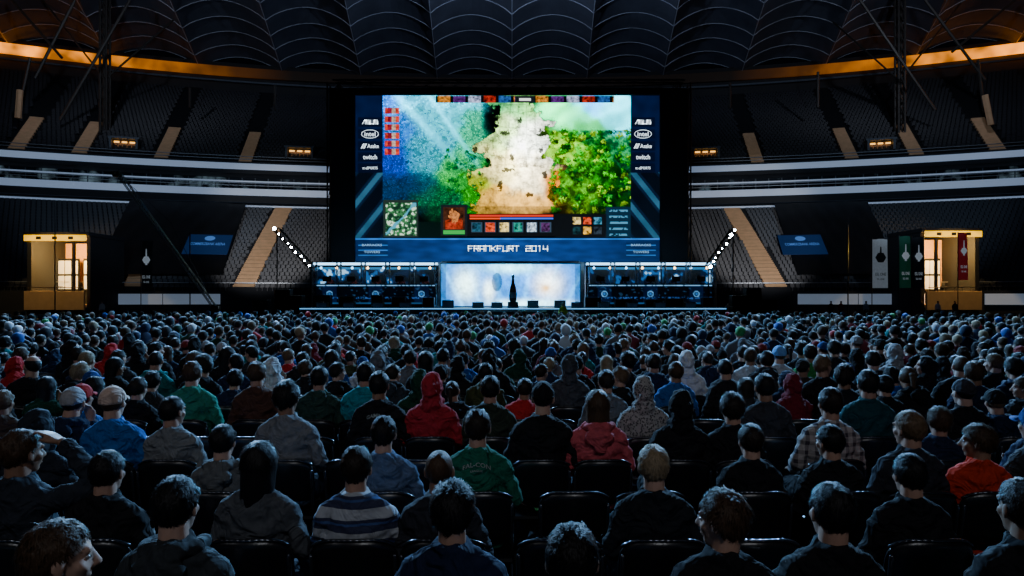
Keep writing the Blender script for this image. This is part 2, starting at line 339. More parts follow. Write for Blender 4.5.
def make_body(pose,yaw):
    f=upf(pose); mb=MB(); H=HEAD[pose]; Rz=Matrix.Rotation(yaw,3,'Z')
    if pose=='forward': Rz=Rz@Matrix.Rotation(-.1,3,'X')
    h=lambda x,y,z: H+Rz@Vector((x,y,z))
    mb.ell(h(0,-.012,.025),(.074,.094,.088),Rz); mb.ell(h(0,.022,-.02),(.061,.072,.092),Rz); mb.ell(h(0,.04,-.08),(.042,.042,.03),Rz)
    mb.cap(h(0,.088,.012),.010,h(0,.110,-.026),.013); mb.cap(h(-.011,.1,-.03),.009,h(.011,.1,-.03),.009)
    mb.cap(h(-.038,.078,.026),.012,h(.038,.078,.026),.012); mb.cap(h(-.02,.083,-.058),.008,h(.02,.083,-.058),.008)
    mb.cap(h(-.045,.055,-.02),.02,h(-.03,.068,-.035),.018); mb.cap(h(.045,.055,-.02),.02,h(.03,.068,-.035),.018)
    for s in(-1,1):
        mb.ell(h(s*.078,-.004,-.004),(.009,.021,.032),Rz@Matrix.Rotation(s*.35,3,'Z')); mb.ell(h(s*.074,.0,-.026),(.009,.012,.012),Rz)
    mb.cap(h(0,-.025,-.06),.057,f(0,-.012,1.04),.062)
    mb.loft([(.45,0,.15,.105),(.6,0,.14,.10),(.7,0,.135,.10),(.88,0,.15,.10),(.97,-.01,.12,.08),(1.03,-.012,.07,.055)],f)
    for s in(1,-1):
        el,wr,d,n=POSE[pose]['arms'][s]
        mb.cap(f(s*.045,-.012,1.01),.040,f(s*.148,-.012,.965),.040); mb.cap(f(s*.156,-.012,.955),.040,el,.034); mb.cap(el,.034,wr,.027)
        hand(mb,wr,d,n,s if pose!='stand' else -s,POSE[pose]['curl'])
    for (a,b,c,t) in legs(pose):
        mb.cap(a,.078,b,.055); mb.cap(b,.05,c,.034); mb.cap(c,.034,t,.03)
    me=eval_mesh(mb,'person_body',.0075,2,.35)
    me.materials.append(M['skin']); me.materials.append(M['eye']); me.materials.append(M['iris'])
    eb=MB()
    for s in(-1,1):
        eb.ell(h(s*.03,.0755,.003),(.0115,.0115,.0085),seg=10,rg=6,mi=1); eb.ell(h(s*.03,.0835,.003),(.0055,.0045,.0055),seg=8,rg=6,mi=2)
    import bmesh
    bm=bmesh.new(); bm.from_mesh(me); em=eb.mesh('e',M['skin'],True); bm.from_mesh(em); bm.to_mesh(me); bm.free(); me.update()
    return me
def folds(me,amp):
    n=len(me.vertices); co=get_co(me); nor=np.empty(n*3); me.vertices.foreach_get('normal',nor); nor=nor.reshape(-1,3)
    d=np.array([ (noise.noise(Vector((c[0]*9,c[1]*9,c[2]*15+3)))*.9+ (0.35-abs(noise.noise(Vector((c[0]*14,c[1]*14+5,c[2]*20)))))*1.2+(0.3-abs(noise.noise(Vector((c[0]*6+c[2]*14,c[1]*8,c[2]*7-c[0]*9)))))*1.3) for c in co])
    d=np.maximum(d,-.55)
    co=co+nor*(d*amp)[:,None]; me.vertices.foreach_set('co',co.ravel()); me.update()
def top_parts(pose,mb):
    f=upf(pose)
    mb.loft([(.47,0,.172,.13),(.6,0,.172,.132),(.75,-.0,.172,.128),(.9,-.004,.180,.128),(.985,-.01,.152,.107),(1.04,-.014,.102,.087),(1.095,-.016,.076,.074)],f)
    for s in(1,-1):
        el,wr,d,n=POSE[pose]['arms'][s]; el=Vector(el); wr=Vector(wr)
        mb.cap(f(s*.045,-.015,1.042),.052,f(s*.152,-.012,.975),.062); mb.cap(f(s*.164,-.012,.965),.062,el,.054); mb.cap(el,.054,wr-(wr-el).normalized()*.03,.043)
def make_top(pose,v=.013):
    mb=MB(); top_parts(pose,mb); me=eval_mesh(mb,'jacket',v,3); folds(me,.012); me.materials.append(M['cloth']); return me
def make_trousers(pose):
    mb=MB(); mb.ell((0,0,.53),(.19,.14,.10))
    for (a,b,c,t) in legs(pose):
        mb.cap(a,.1,b,.078); mb.cap(b,.076,c,.055)
    me=eval_mesh(mb,'trousers',.017,2); folds(me,.006); me.materials.append(M['cloth']); return me
def make_shoe():
    mb=MB(); mb.cap((0,-.03,.05),.048,(0,.13,.035),.036,16,5); mb.box((0,.05,.012),(.085,.26,.024),bev=.01)
    return mb.mesh('shoe',M['chair'],True)
def interp(x,xs,ys): return float(np.interp(x,xs,ys))
def ico(sub):
    import bmesh
    bm=bmesh.new(); bmesh.ops.create_icosphere(bm,subdivisions=sub,radius=1); bm.verts.index_update()
    V=[v.co.copy() for v in bm.verts]; Fa=[tuple(v.index for v in f.verts) for f in bm.faces]; bm.free(); return V,Fa
CROWN=Vector((.1,-.45,.85)).normalized()
def strands(mb,fpos,mask,n,length,lift,rng,down=0.,w=.0018,mess=.22,lock=.95):
    k=0
    while k<n:
        v=Vector((rng.gauss(0,1),rng.gauss(0,1),rng.gauss(0,1))).normalized()
        if mask(v)<.35: continue
        k+=1
        fl=(v-CROWN); fl=fl-v*fl.dot(v)
        cl=Vector((noise.noise(v*5),noise.noise(v*5+Vector((9,0,0))),noise.noise(v*5+Vector((0,9,0)))))*lock
        fl=(fl.normalized() if fl.length>1e-3 else Vector((1,0,0)))+cl+Vector((rng.gauss(0,mess),rng.gauss(0,mess),rng.gauss(0,mess)))
        fl=fl+Vector((0,0,-down)); fl=fl-v*fl.dot(v)*.8; fl=fl.normalized()
        sd=v.cross(fl).normalized()*w; L=length*rng.uniform(.6,1.25); lf=lift*rng.uniform(.1,1.3)
        p0=fpos(v); p1=p0+(fl*.8+v*lf).normalized()*L*.5; p2=p1+(fl-v*.3+v*lf*.2).normalized()*L*.5
        mb.add([p0-sd,p0+sd,p1+sd*.8,p1-sd*.8,p2],[(0,1,2,3),(3,2,4)])
def hair_shell(name,add,amp,freq,line,seed,cut=.84,sub=4,m='hair',ext=None,ns=0,sl=.035,lift=.35,down=0.):
    V,Fa=ico(sub); rad=Vector((.074+add,.094+add,.090+add))
    def msk(v):
        L=interp(v.y,line[0],line[1])+.07*noise.noise(v*7+Vector((seed,0,0))); t=max(0,min(1,(v.z-L)/.10+.5)); return t*t*(3-2*t)
    def pos(v):
        t=msk(v)
        nn=noise.noise(Vector((v.x*freq+seed,v.y*freq,v.z*freq*.55)))+.5*noise.noise(Vector((v.x*freq*2.3,v.y*freq*2.3+seed,v.z*freq*1.1)))
        k=cut*(1-t)+t
        p=Vector((v.x*rad.x,v.y*rad.y,v.z*rad.z))*k+v*(nn*amp*t)
        if ext and v.y<.25 and v.z<-.1 : p=ext(p,v)
        return p+Vector((0,-.012,.022))
    mb=MB(); mb.add([pos(v) for v in V],Fa)
    if ns: strands(mb,lambda v:pos(v)-v*.002,msk,ns,sl,lift,random.Random(int(seed*10)),down)
    return mb.mesh(name,M[m],True)
HL=([-1,-.6,-.2,.1,.4,.7,1],[-.78,-.75,-.45,-.12,.15,.42,.5])
HLl=([-1,-.4,0,.3,.6,1],[-1.2,-1.2,-.8,-.1,.35,.5])
def long_ext(p,v):
    q=min(1,(-.1-v.z)/.6); return Vector((p.x*(1+.25*q),p.y-.02*q,p.z-.19*q))
hair_me={
 'short':[hair_shell('hair',.010,.010,5+i,HL,i*7.3,ns=2600,sl=.026,lift=.2) for i in range(4)],
 'crop':[hair_shell('hair',.004,.001,12,HL,3.1,.9,ns=2000,sl=.007,lift=.3)],
 'messy':[hair_shell('hair',.014,.018,4.5+i,HL,40+i*5,.8,ns=3200,sl=.036,lift=.26) for i in range(4)],
 'long':[hair_shell('hair',.014,.007,5,HLl,80+i*9,.8,ext=long_ext,ns=3000,sl=.075,lift=.04,down=1.2) for i in range(2)],
}
def tonsure():
    V,Fa=ico(4); out=[]
    for v in V:
        L=interp(v.y,HL[0],HL[1]); t=max(0,min(1,(v.z-L)/.1+.5)); u=max(0,min(1,(.62-v.z-.1*v.y)/.25)); k=.85+(.15)*t*u
        nn=noise.noise(v*11)*.002*t*u
        out.append(Vector((v.x*.080,v.y*.099,v.z*.094))*k+v*nn+Vector((0,-.012,.022)))
    mb=MB(); mb.add(out,Fa); return mb.mesh('hair',M['hair'],True)
hair_me['bald']=[tonsure()]
def pony():
    me=MB(); src=hair_me['crop'][0]; me.add([v.co*1.03 for v in src.vertices],[tuple(p.vertices) for p in src.polygons])
    me.ell((0,-.115,.04),(.03,.03,.03)); me.cap((0,-.12,.03),.026,(0,-.15,-.08),.022); me.cap((0,-.15,-.08),.022,(0,-.13,-.19),.008)
    return me.mesh('hair',M['hair'],True)
hair_me['pony']=[pony()]
def capm():
    V,Fa=ico(4); out=[]
    for v in V:
        L=interp(v.y,[-1,1],[-.25,.05]); t=max(0,min(1,(v.z-L)/.08+.5)); k=.84*(1-t)+t
        out.append(Vector((v.x*.091,v.y*.108,v.z*.108))*k+Vector((0,-.012,.022)))
    mb=MB(); mb.add(out,Fa)
    vs=[];fs=[]; n=12
    for i in range(n+1):
        t=-1+2*i/n
        for q in (0,1):
            for z in (0,-.006):
                x=t*.078; y0=.085*math.sqrt(max(0,1-(t*.8)**2)); y=y0+q*.085*math.sqrt(max(0,1-t*t*.9)); vs.append((x,y,.045+z-.015*t*t-.012*q))
    for i in range(n):
        a=i*4;b=a+4; fs+=[(a,a+2,b+2,b),(a+1,b+1,b+3,a+3),(a+2,a+3,b+3,b+2),(a,b,b+1,a+1)]
    mb.add(vs,fs); mb.ell((0,-.012,.131),(.008,.008,.006),seg=8,rg=4); return mb.mesh('cap',M['cloth'],True)
def hood_up():
    mb=MB(); mb.ell((0,-.022,.018),(.094,.108,.115)); mb.cap((0,-.045,-.06),.082,(0,-.045,-.14),.095); mb.cap((-.06,.0,-.12),.045,(.06,.0,-.12),.045); mb.cap((0,-.085,.045),.05,(0,-.105,-.03),.05); mb.cap((0,-.10,.06),.03,(0,-.125,.02),.03)
    me=eval_mesh(mb,'hood',.010,4); co=get_co(me)
    for c in co:
        r=math.sqrt((c[0]/.068)**2+((c[2]+.0)/.095)**2)
        if c[1]>.03 and r<1: c[1]=.03+ (c[1]-.03)*max(0,(r-.75)/.25)*.6 
    me.vertices.foreach_set('co',co.ravel()); folds(me,.010); me.materials.append(M['cloth']); return me
def hood_down(pose):
    f=upf(pose); mb=MB(); pts=[(-.085,.06,1.045),(-.105,-.03,1.06),(-.065,-.09,1.07),(0,-.11,1.075),(.065,-.09,1.07),(.105,-.03,1.06),(.085,.06,1.045)]
    for a,b in zip(pts,pts[1:]): mb.cap(f(*a),.03,f(*b),.03)
    mb.ell(f(0,-.125,1.0),(.11,.042,.075)); mb.ell(f(0,-.135,.945),(.06,.032,.06))
    me=eval_mesh(mb,'hood',.010,3); folds(me,.009); me.materials.append(M['cloth']); return me
def headset():
    mb=MB(); n=12
    pts=[Vector((math.cos(math.pi*i/n)*.098,-.01,.03+math.sin(math.pi*i/n)*.105)) for i in range(n+1)]
    for a,b in zip(pts,pts[1:]): mb.cap(a,.008,b,.008,8,2)
    for s in(-1,1): mb.lathe((s*.098,-.005,-.005),[(.02,-.02),(.036,-.014),(.036,.012),(.02,.018)],14,R=Matrix.Rotation(math.pi/2,3,'Y'))
    return mb.mesh('headphones',M['chair'],True)
hair_me['beanie']=[hair_shell('beanie',.013,.003,9,([-1,1],[-.32,.1]),5,.8,m='cloth')]; hair_me['cap']=[capm()]; hair_me['hood']=[hood_up()]
HS=headset()
YAWS={'lap':[0,.3,-.3,.95,-.95],'folded':[0,.2],'forward':[0,-.3],'raised':[-.35],'chin':[.25],'stand':[0]}
BODY={};
for p,ys in YAWS.items():
    for y in ys: BODY[(p,y)]=make_body(p,y)
TOP={p:make_top(p) for p in POSE}; TRO={p:make_trousers(p) for p in('lap','stand')}; HD={p:hood_down(p) for p in POSE}
SHOE=make_shoe()
HAIRC={'black':(.006,.005,.006),'dark brown':(.016,.010,.007),'brown':(.055,.03,.016),'light brown':(.13,.08,.045),'ash blond':(.24,.18,.11),'grey':(.16,.15,.15)}
def person(X,Y,pose='lap',yaw=0,style='short',hc='black',top=(.02,.02,.02),hood=False,scale=1,skin=None,label='',group='seated audience',rot=0,Z=0,special=None,near=True,cloth2=None,headcol=None,hs=False,lean=0):
    yaw=min(YAWS[pose],key=lambda q:abs(q-yaw))
    o=link('person',BODY[(pose,yaw)],None,(X,Y,Z)); o.rotation_euler=(0,lean,rot); o.scale=(scale*.95,scale*.97,scale)
    o.color=(*(skin or random.choice([(.42,.24,.17),(.45,.27,.2),(.36,.2,.14),(.25,.13,.08)])),1)
    tag(o,label,'person',group)
    t=link('jacket' if not hood else 'hoodie',TOP[pose],o); t.color=(*top,1)
    if special: t.material_slots[0].link='OBJECT'; t.material_slots[0].material=M[special]
    q=link('trousers',TRO['stand' if pose=='stand' else 'lap'],o); q.color=(*(cloth2 or random.choice([(.015,.02,.04),(.01,.01,.012),(.02,.03,.05)])),1)
    H=HEAD[pose]
    def onhead(nm,me,c):
        a=link(nm,me,o,H,yaw); a.color=(*c,1); return a
    if style in('cap','beanie'):
        onhead('hair',hair_me['crop'][0],HAIRC[hc]); onhead(style,hair_me[style][0],headcol or top)
    elif style=='hood':
        a=onhead('hood',hair_me['hood'][0],headcol or top)
        if special: a.material_slots[0].link='OBJECT'; a.material_slots[0].material=M[special]
    else: onhead('hair',random.choice(hair_me[style]),HAIRC[hc])
    if hood and style!='hood': a=link('hood',HD[pose],t); a.color=(*[c*.9 for c in top],1)
    if hs: a=link('headphones',HS,o,H,yaw)
    if near:
        for (a_,b_,c_,t_) in legs(pose):
            link('shoe',SHOE,o,(c_[0],c_[1]+.02,0 if pose!='stand' else c_[2]-.07))
    return o
# ------------------------------------------------------------------ chairs
def back_mesh(mb=None):
    mb=mb or MB(); nu,nv=12,8; vs=[];fs=[]
    for side in(0,1):
        for j in range(nv+1):
            for i in range(nu+1):
                u=-1+2*i/nu; v=-1+2*j/nv
                w=.215*(1-.10*max(0,abs(v))**4); hh=.155*(1-.28*abs(u)**4)
                x=u*w; z=.69+v*hh; y=-.235+.055*u*u-.03*v+(.009 if side else -.009)*(1-.5*max(abs(u),abs(v))**8)
                vs.append((x,y,z))
    N=(nu+1)*(nv+1)
    for j in range(nv):
        for i in range(nu):
            a=j*(nu+1)+i; fs.append((a,a+1,a+nu+2,a+nu+1)); fs.append((N+a,N+a+nu+1,N+a+nu+2,N+a+1))
    for i in range(nu):
        fs.append((i,N+i,N+i+1,i+1)); a=nv*(nu+1)+i; fs.append((a,a+1,N+a+1,N+a))
    for j in range(nv):
        a=j*(nu+1); fs.append((a,a+nu+1,N+a+nu+1,N+a)); a+=nu; fs.append((a,N+a,N+a+nu+1,a+nu+1))
    mb.add(vs,fs); return mb
def rim_mb(mb=None):
    mb=mb or MB(); pts=[]
    for i in range(13):
        u=-1+2*i/12; hh=.155*(1-.28*abs(u)**4); pts.append(Vector((u*.2,-.235+.055*u*u-.03,.69+hh+.004)))
    for a,b in zip(pts,pts[1:]): mb.cap(a,.009,b,.009,8,2)
    return mb
def seat_mb(mb=None):
    mb=mb or MB(); mb.box((0,0,.415),(.43,.41,.035),bev=.015); return mb
def leg_mb(sx,front,mb=None):
    mb=mb or MB()
    if front: mb.cap((sx*.2,.17,.42),.012,(sx*.215,.23,.012),.012,8,2)
    else: mb.cap((sx*.2,-.225,.76),.012,(sx*.2,-.17,.42),.012,8,2); mb.cap((sx*.2,-.17,.42),.012,(sx*.215,-.25,.012),.012,8,2)
    return mb
CB=back_mesh().mesh('backrest',M['chair'],True); CR=rim_mb().mesh('top_rail',M['chairmetal'],True); CS=seat_mb().mesh('seat',M['chair']); CL={(s,f):leg_mb(s,f).mesh('leg',M['chairmetal'],True) for s in(-1,1) for f in(0,1)}
full=back_mesh(); seat_mb(full); rim_mb(full)
for s in(-1,1):
    for f in(0,1): leg_mb(s,f,full)
CF=full.mesh('audience_chair',M['chair'],True)
def chair(X,Y,near,label,rz=0):
    if near:
        o=empty('audience_chair',(X,Y,0),rz); bk=link('backrest',CB,o); link('top_rail',CR,bk); link('seat',CS,o)
        for k in CL: link('leg',CL[k],o)
    else: o=link('audience_chair',CF,None,(X,Y,0),rz)
    return tag(o,label,'chair','black audience chairs')
# ------------------------------------------------------------------ audience
ORD='zeroth first second third fourth fifth sixth seventh eighth ninth tenth eleventh twelfth thirteenth fourteenth fifteenth sixteenth seventeenth eighteenth nineteenth'.split()
TENS={20:'twentieth',30:'thirtieth',40:'fortieth',50:'fiftieth'}; TN={20:'twenty',30:'thirty',40:'forty',50:'fifty'}
def ordw(n):
    if n<20: return ORD[n]
    t=n//10*10; return TENS[t] if n==t else TN[t]+'-'+ORD[n-t]
ROW=[2.7+.8*k for k in range(12)]
while ROW[-1]<30.2: ROW.append(ROW[-1]+(.92 if ROW[-1]<20 else 1.05))
blk=(.008,.008,.010); nav=(.010,.016,.045)
MAN=[
(60,552,-1,dict(style='short',hc='brown',yaw=-.95,top=blk),'brown-haired man in black turning his face to the right, bottom left corner'),
(580,556,-1,dict(style='short',hc='black',top=(.05,.07,.1)),'black-haired person in grey-blue jacket at bottom edge right of the navy jacket'),
(455,508,0,dict(style='messy',hc='black',top=nav),'person with thick black hair in navy jacket, front row centre'),
(722,517,0,dict(style='messy',hc='brown',yaw=.95,top=blk),'brown-haired man in black seen in profile, front row right of centre'),
(815,508,0,dict(style='short',hc='black',top=blk,pose='folded'),'short black-haired person in black, second from the right in front row'),
(182,503,0,dict(style='short',hc='black',top=(.03,.035,.04),hood=True),'dark-haired person in charcoal hoodie, front row left'),
(1015,505,0,dict(style='short',hc='dark brown',top=blk),'dark-clothed person at right edge of the front row'),
(25,452,1,dict(style='short',hc='brown',pose='raised',yaw=-.35,top=(.02,.025,.035)),'man holding one raised hand to his head at left edge'),
(262,462,1,dict(style='long',hc='black',top=(.07,.075,.085),pose='lap'),'long black-haired person in grey jacket left of the striped sweater'),
(362,466,1,dict(style='short',hc='dark brown',special='stripe',top=blk,pose='folded'),'dark-haired man in navy sweater with pale horizontal stripes'),
(447,469,1,dict(style='crop',hc='brown',top=(.02,.022,.03),hood=False),'close-cropped man in dark jacket right of the striped sweater'),
(654,465,1,dict(style='short',hc='ash blond',top=(.010,.012,.016)),'ash-blond person in black jacket, second row right of centre'),
(110,470,1,dict(style='short',hc='black',top=blk),'dark-haired person in black between raised-hand man and long-haired person'),
(905,473,1,dict(style='short',hc='black',top=blk),'black-haired person in black, second row right side'),
(228,447,2,dict(style='short',hc='black',top=(.11,.115,.12),hood=True),'black-haired person in light grey hoodie behind the long-haired one'),
(387,433,2,dict(style='short',hc='black',top=(.08,.12,.21),pose='lap'),'black-haired person in washed denim jacket above the cropped man'),
(480,427,2,dict(style='short',hc='dark brown',top=(.006,.115,.07),hood=False,yaw=0),'person in dark green top with white lettering across the back'),
(745,440,2,dict(style='short',hc='dark brown',top=blk),'dark-haired person in black left of the plaid shirt'),
(830,450,2,dict(style='short',hc='black',top=blk,yaw=.3),'black-haired person in black just in front of the plaid shirt'),
(903,428,2,dict(style='short',hc='light brown',top=(.02,.022,.03),yaw=.3),'light-brown-haired person in dark top left of the red jacket'),
(970,442,2,dict(style='messy',hc='brown',top=(.55,.035,.012),yaw=.95,pose='lap'),'man in bright red-orange jacket turning left near right edge'),
(50,428,2,dict(style='hood',hc='black',top=(.015,.02,.03)),'person with dark hood up behind the raised-hand man'),
(122,402,3,dict(style='cap',hc='brown',headcol=(.55,.4,.33),top=(.015,.11,.36)),'person in pale pink-beige cap and bright blue jacket'),
(180,411,3,dict(style='short',hc='black',top=(.16,.17,.18),yaw=-.3),'dark-haired person in grey-white top right of the pale cap'),
(598,405,3,dict(style='long',hc='brown',top=(.5,.08,.10),hood=True),'long-haired person in dusty pink-red hoodie, centre right'),
(675,406,3,dict(style='hood',hc='black',top=blk),'person with black hood up right of the pink-red hoodie'),
(293,394,3,dict(style='messy',hc='black',top=(.15,.155,.17)),'black-haired person in plain mid-grey shirt'),
(822,403,3,dict(style='short',hc='dark brown',special='plaid',top=blk),'dark-haired person in black and white plaid shirt'),
(540,393,3,dict(style='beanie',hc='black',top=blk),'person in black beanie and black jacket left of pink-red hoodie'),
(733,408,3,dict(style='messy',hc='dark brown',top=blk),'messy-haired person in black left of the plaid shirt, one row behind'),
(90,397,4,dict(style='cap',hc='black',headcol=(.4,.02,.02),top=(.015,.08,.27)),'person in red cap and blue jacket behind the pale cap'),
(432,387,4,dict(style='hood',top=(.36,.018,.03)),'person with deep red hood pulled up'),
(383,385,4,dict(style='short',hc='black',top=blk),'black-haired person in black top with white back lettering, left of red hood'),
(490,389,4,dict(style='short',hc='black',top=(.02,.03,.02)),'black-haired person in dark olive right of the red hood'),
(645,390,4,dict(style='hood',special='speckle',top=(.2,.2,.2)),'person with speckled grey-white hood pulled up'),
(765,387,4,dict(style='short',hc='black',top=(.03,.03,.035)),'black-haired person in charcoal behind the plaid shirt, to its left'),
(862,382,4,dict(style='short',hc='black',top=(.01,.05,.06)),'black-haired person in dark teal behind the plaid shirt, to its right'),
(8,402,4,dict(style='short',hc='light brown',top=(.06,.04,.03)),'light-brown-haired person at left edge, fifth row'),
(195,373,5,dict(style='short',hc='brown',top=(.015,.2,.13)),'brown-haired person in sea green sweater on the left'),
(262,371,5,dict(style='short',hc='brown',top=(.07,.03,.02)),'brown-haired person in brown top right of sea green sweater'),
(365,374,5,dict(style='short',hc='black',top=(.015,.22,.27)),'black-haired person in turquoise top, left of centre'),
(567,366,6,dict(style='hood',top=(.05,.055,.065)),'person with charcoal hood up, centre, seventh row'),
(672,372,6,dict(style='short',hc='brown',top=(.02,.09,.3)),'brown-haired person in blue top below the white hood'),
(687,361,7,dict(style='hood',top=(.6,.62,.64)),'person with white hood pulled up, right of centre'),
(775,355,8,dict(style='cap',hc='brown',headcol=(.15,.35,.7),top=(.45,.5,.56)),'person in light blue cap and white jacket'),
(808,352,8,dict(style='short',hc='dark brown',top=(.02,.2,.05)),'dark-haired person in green top right of the light blue cap'),
(890,352,8,dict(style='hood',top=(.3,.31,.33)),'person with light grey hood up on the right'),
(960,392,4,dict(style='beanie',hc='black',headcol=(.03,.03,.04),top=blk),'person in dark beanie behind the red-orange jacket'),
(320,378,5,dict(style='short',hc='black',top=(.02,.05,.04)),'black-haired person in dark green between grey shirt and turquoise top'),
]
TOPC=[('black',blk),('black',blk),('black',(.006,.006,.008)),('black',(.012,.012,.015)),('navy',nav),('navy',(.010,.02,.05)),('charcoal',(.025,.027,.032)),('dark green',(.006,.04,.022)),('grey',(.11,.115,.13)),('dark brown',(.035,.02,.013)),('blue',(.012,.07,.28)),('maroon',(.14,.008,.018)),('olive',(.04,.045,.015)),('teal',(.008,.13,.13)),('red',(.45,.015,.018)),('white',(.46,.5,.55))]
WT=[11,11,10,8,8,7,7,3.4,3.8,2.4,3,2,1.6,1.6,1.4,1.5]
HC=['black','dark brown','brown','light brown','ash blond']; HW=[36,34,19,7,4]
count=0; rest=[]; restch=[]; nch=0; green_o=None; black_o=None
for k,d in enumerate([2.15]+ROW): 
    row=k-1; near=d<6.2
    xlim=.75*d+(.7 if d<12 else .9)
    mans=[m for m in MAN if m[2]==row]
    items=[]
    for m in mans: items.append(((m[0]-512)*d/FP,m))
    stp=.5 if row<3 else (.46 if d<12 else .52)
    if row>=0:
        x=-xlim+random.uniform(0,.4)
        while x<xlim:
            if all(abs(x-a[0])>(.45 if row<4 else .38) for a in items if a[1]): 
                px=512+x*FP/d; pf={0:.3,1:.45,2:.7,3:.85}.get(row,.95)
                block=any(m[2]>row and m[2]-row<=2 and abs(px-m[0])<24 for m in MAN) if row<=5 else False
                if row in(0,1,2) and 500<px<585: block=True     # the empty chairs right of centre
                items.append((x+random.uniform(-.06,.06), 'auto' if (random.random()<pf and not block) else None))
            x+=stp
    items.sort(key=lambda t:t[0])
    if d>30.8: break
    ci=0; pi=0
    for X,it in items:
        ci+=1
        yj=random.uniform(-.07,.07) if d<12 else random.uniform(-.2,.2)
        if nch<300:
            chair(X,d,near,f'black plastic chair, {ordw(ci)} from the left in {ordw(row+2)} audience row',random.uniform(-.05,.05)); nch+=1
        else: restch.append((X,d))
        if it is None: continue
        pi+=1
        if it!='auto':
            hx,hy,r,kw,lab=it; kw=dict(kw); pose=kw.get('pose','lap'); h=CZ-(hy-HY)*d/FP
            kw['scale']=max(.92,min(1.05,h/HEAD[pose].z))
            if hx==60: kw['scale']=1.0
            o=person(X,d-.02,label=lab,near=near,lean=random.uniform(-.03,.03),rot=random.uniform(-.08,.08),**kw); count+=1
            if hx==480: green_o=o
            if hx==383: black_o=o
            continue
        if count<300:
            st=random.choices(['short','crop','messy','long','pony','bald','cap','beanie','hood'],[24,7,20,7,3,2,9,8,13])[0]
            tn,tc=random.choices(TOPC,WT)[0]; hc=random.choices(HC,HW)[0]
            if row<3: tn,tc=random.choice([('black',blk),('charcoal',(.025,.027,.032)),('navy',nav)])
            pose=random.choices(['lap','folded','forward','chin'],[44,19,19,18])[0]; yaw=random.choice([0,0,.3,-.3,.3,-.3,.95,-.95])
            hdc=random.choice([blk,blk,(.2,.02,.02),(.02,.05,.2),(.3,.3,.32),(.02,.02,.02)])
            look={'cap':'person in cap','beanie':'person in beanie','hood':'hooded person','bald':'balding person','long':'long-haired person','pony':'ponytailed person'}.get(st,f'{hc}-haired person')
            lab=f'{look} in {tn} top, {ordw(pi)} from left in {ordw(row+2)} audience row'
            person(X,d+yj,pose,yaw,st,hc,tc,random.random()<.4,random.uniform(.90,1.05),label=lab,near=near,headcol=hdc if st!='hood' else tc,lean=random.uniform(-.11,.11),rot=random.uniform(-.25,.25)); count+=1
        else: rest.append((X,d+yj))
def back_text(po,lines,m):
    jk=[c for c in po.children if c.name.startswith('jacket')][0]
    bv=BVHTree.FromPolygons([v.co.copy() for v in jk.data.vertices],[tuple(p.vertices) for p in jk.data.polygons])
    for s_,w_,h_,z_ in lines:
        bp_=fit_text('back_print',s_,w_,h_,Vector((0,0,0)),m,jk)
        for v in bp_.data.vertices:
            zz=v.co.z+z_-3.0*v.co.x**2
            h_it=bv.ray_cast(Vector((v.co.x,-.6,zz)),Vector((0,1,0)))
            y=h_it[0].y if h_it[0] else -.16
            v.co=Vector((v.co.x,y-.006,zz))
if green_o: back_text(green_o,(('FAL-CON',.18,.026,1.0),('LEAGUE',.08,.013,.965)),M['fadeprint'])
if black_o: back_text(black_o,(('GAMING',.17,.03,.975),),M['fadeprint'])
def tri_arrays(me):
    me.calc_loop_triangles(); t=np.empty(len(me.loop_triangles)*3,dtype=np.int64); me.loop_triangles.foreach_get('vertices',t); return get_co(me),t.reshape(-1,3)
def np_mesh(name,V,T,C,m,smooth=True):
    me=bpy.data.meshes.new(name); me.vertices.add(len(V)); me.vertices.foreach_set('co',V.ravel())
    me.loops.add(len(T)*3); me.loops.foreach_set('vertex_index',T.ravel().astype(np.int32))
    me.polygons.add(len(T)); me.polygons.foreach_set('loop_start',np.arange(0,len(T)*3,3,dtype=np.int32)); 
    me.polygons.foreach_set('use_smooth',np.full(len(T),smooth))
    me.update(calc_edges=True)
    if C is not None:
        a=me.color_attributes.new('Col','FLOAT_COLOR','POINT'); a.data.foreach_set('color',C.astype(np.float32).ravel())
    me.materials.append(m); return me
def low_variant(pose):
    mb=MB(); top_parts(pose,mb); j=eval_mesh(mb,'lowj',.035,1,.5)
    H=HEAD[pose]; hb=MB(); hb.ell(H+Vector((0,.01,-.01)),(.068,.088,.11),seg=10,rg=7); hb.cap(H+Vector((0,-.01,-.08)),.05,H+Vector((0,-.03,-.17)),.055,8,2); 
    for s in(-1,1): hb.ell(H+Vector((s*.078,0,0)),(.01,.02,.03),seg=6,rg=4)
    hm=hb.mesh('lh',M['dark']); V,Fa=ico(2)
    out=[]
    for st in ('short','hood'):
        q=[]
        for v in V:
            L=interp(v.y,HL[0],HL[1]); t=1 if v.z>L else 0; k=.85+.15*t
            r=(.091,.109,.106) if st=='short' else (.108,.122,.132)
            nn=1+.16*noise.noise(v*4)
            q.append(Vector((v.x*r[0],v.y*r[1],v.z*r[2]))*k*nn+H+Vector((0,-.012,.02 if st=='short' else -.01)))
        mb=MB(); mb.add(q,Fa); out.append(mb.mesh('lhr',M['dark']))
    lb=MB(); lb.ell((0,.0,.53),(.18,.15,.09),seg=8,rg=5)
    for (a,b,c,t) in legs(pose): lb.cap(a,.095,b,.07,6,1); lb.cap(b,.07,(c[0],c[1],.06),.05,6,1)
    return tri_arrays(j),tri_arrays(hm),[tri_arrays(x) for x in out],tri_arrays(lb.mesh('ll',M['dark']))
LOW=[low_variant(p) for p in('lap','folded','forward')]
VV=[];TT=[];CC=[];off=0
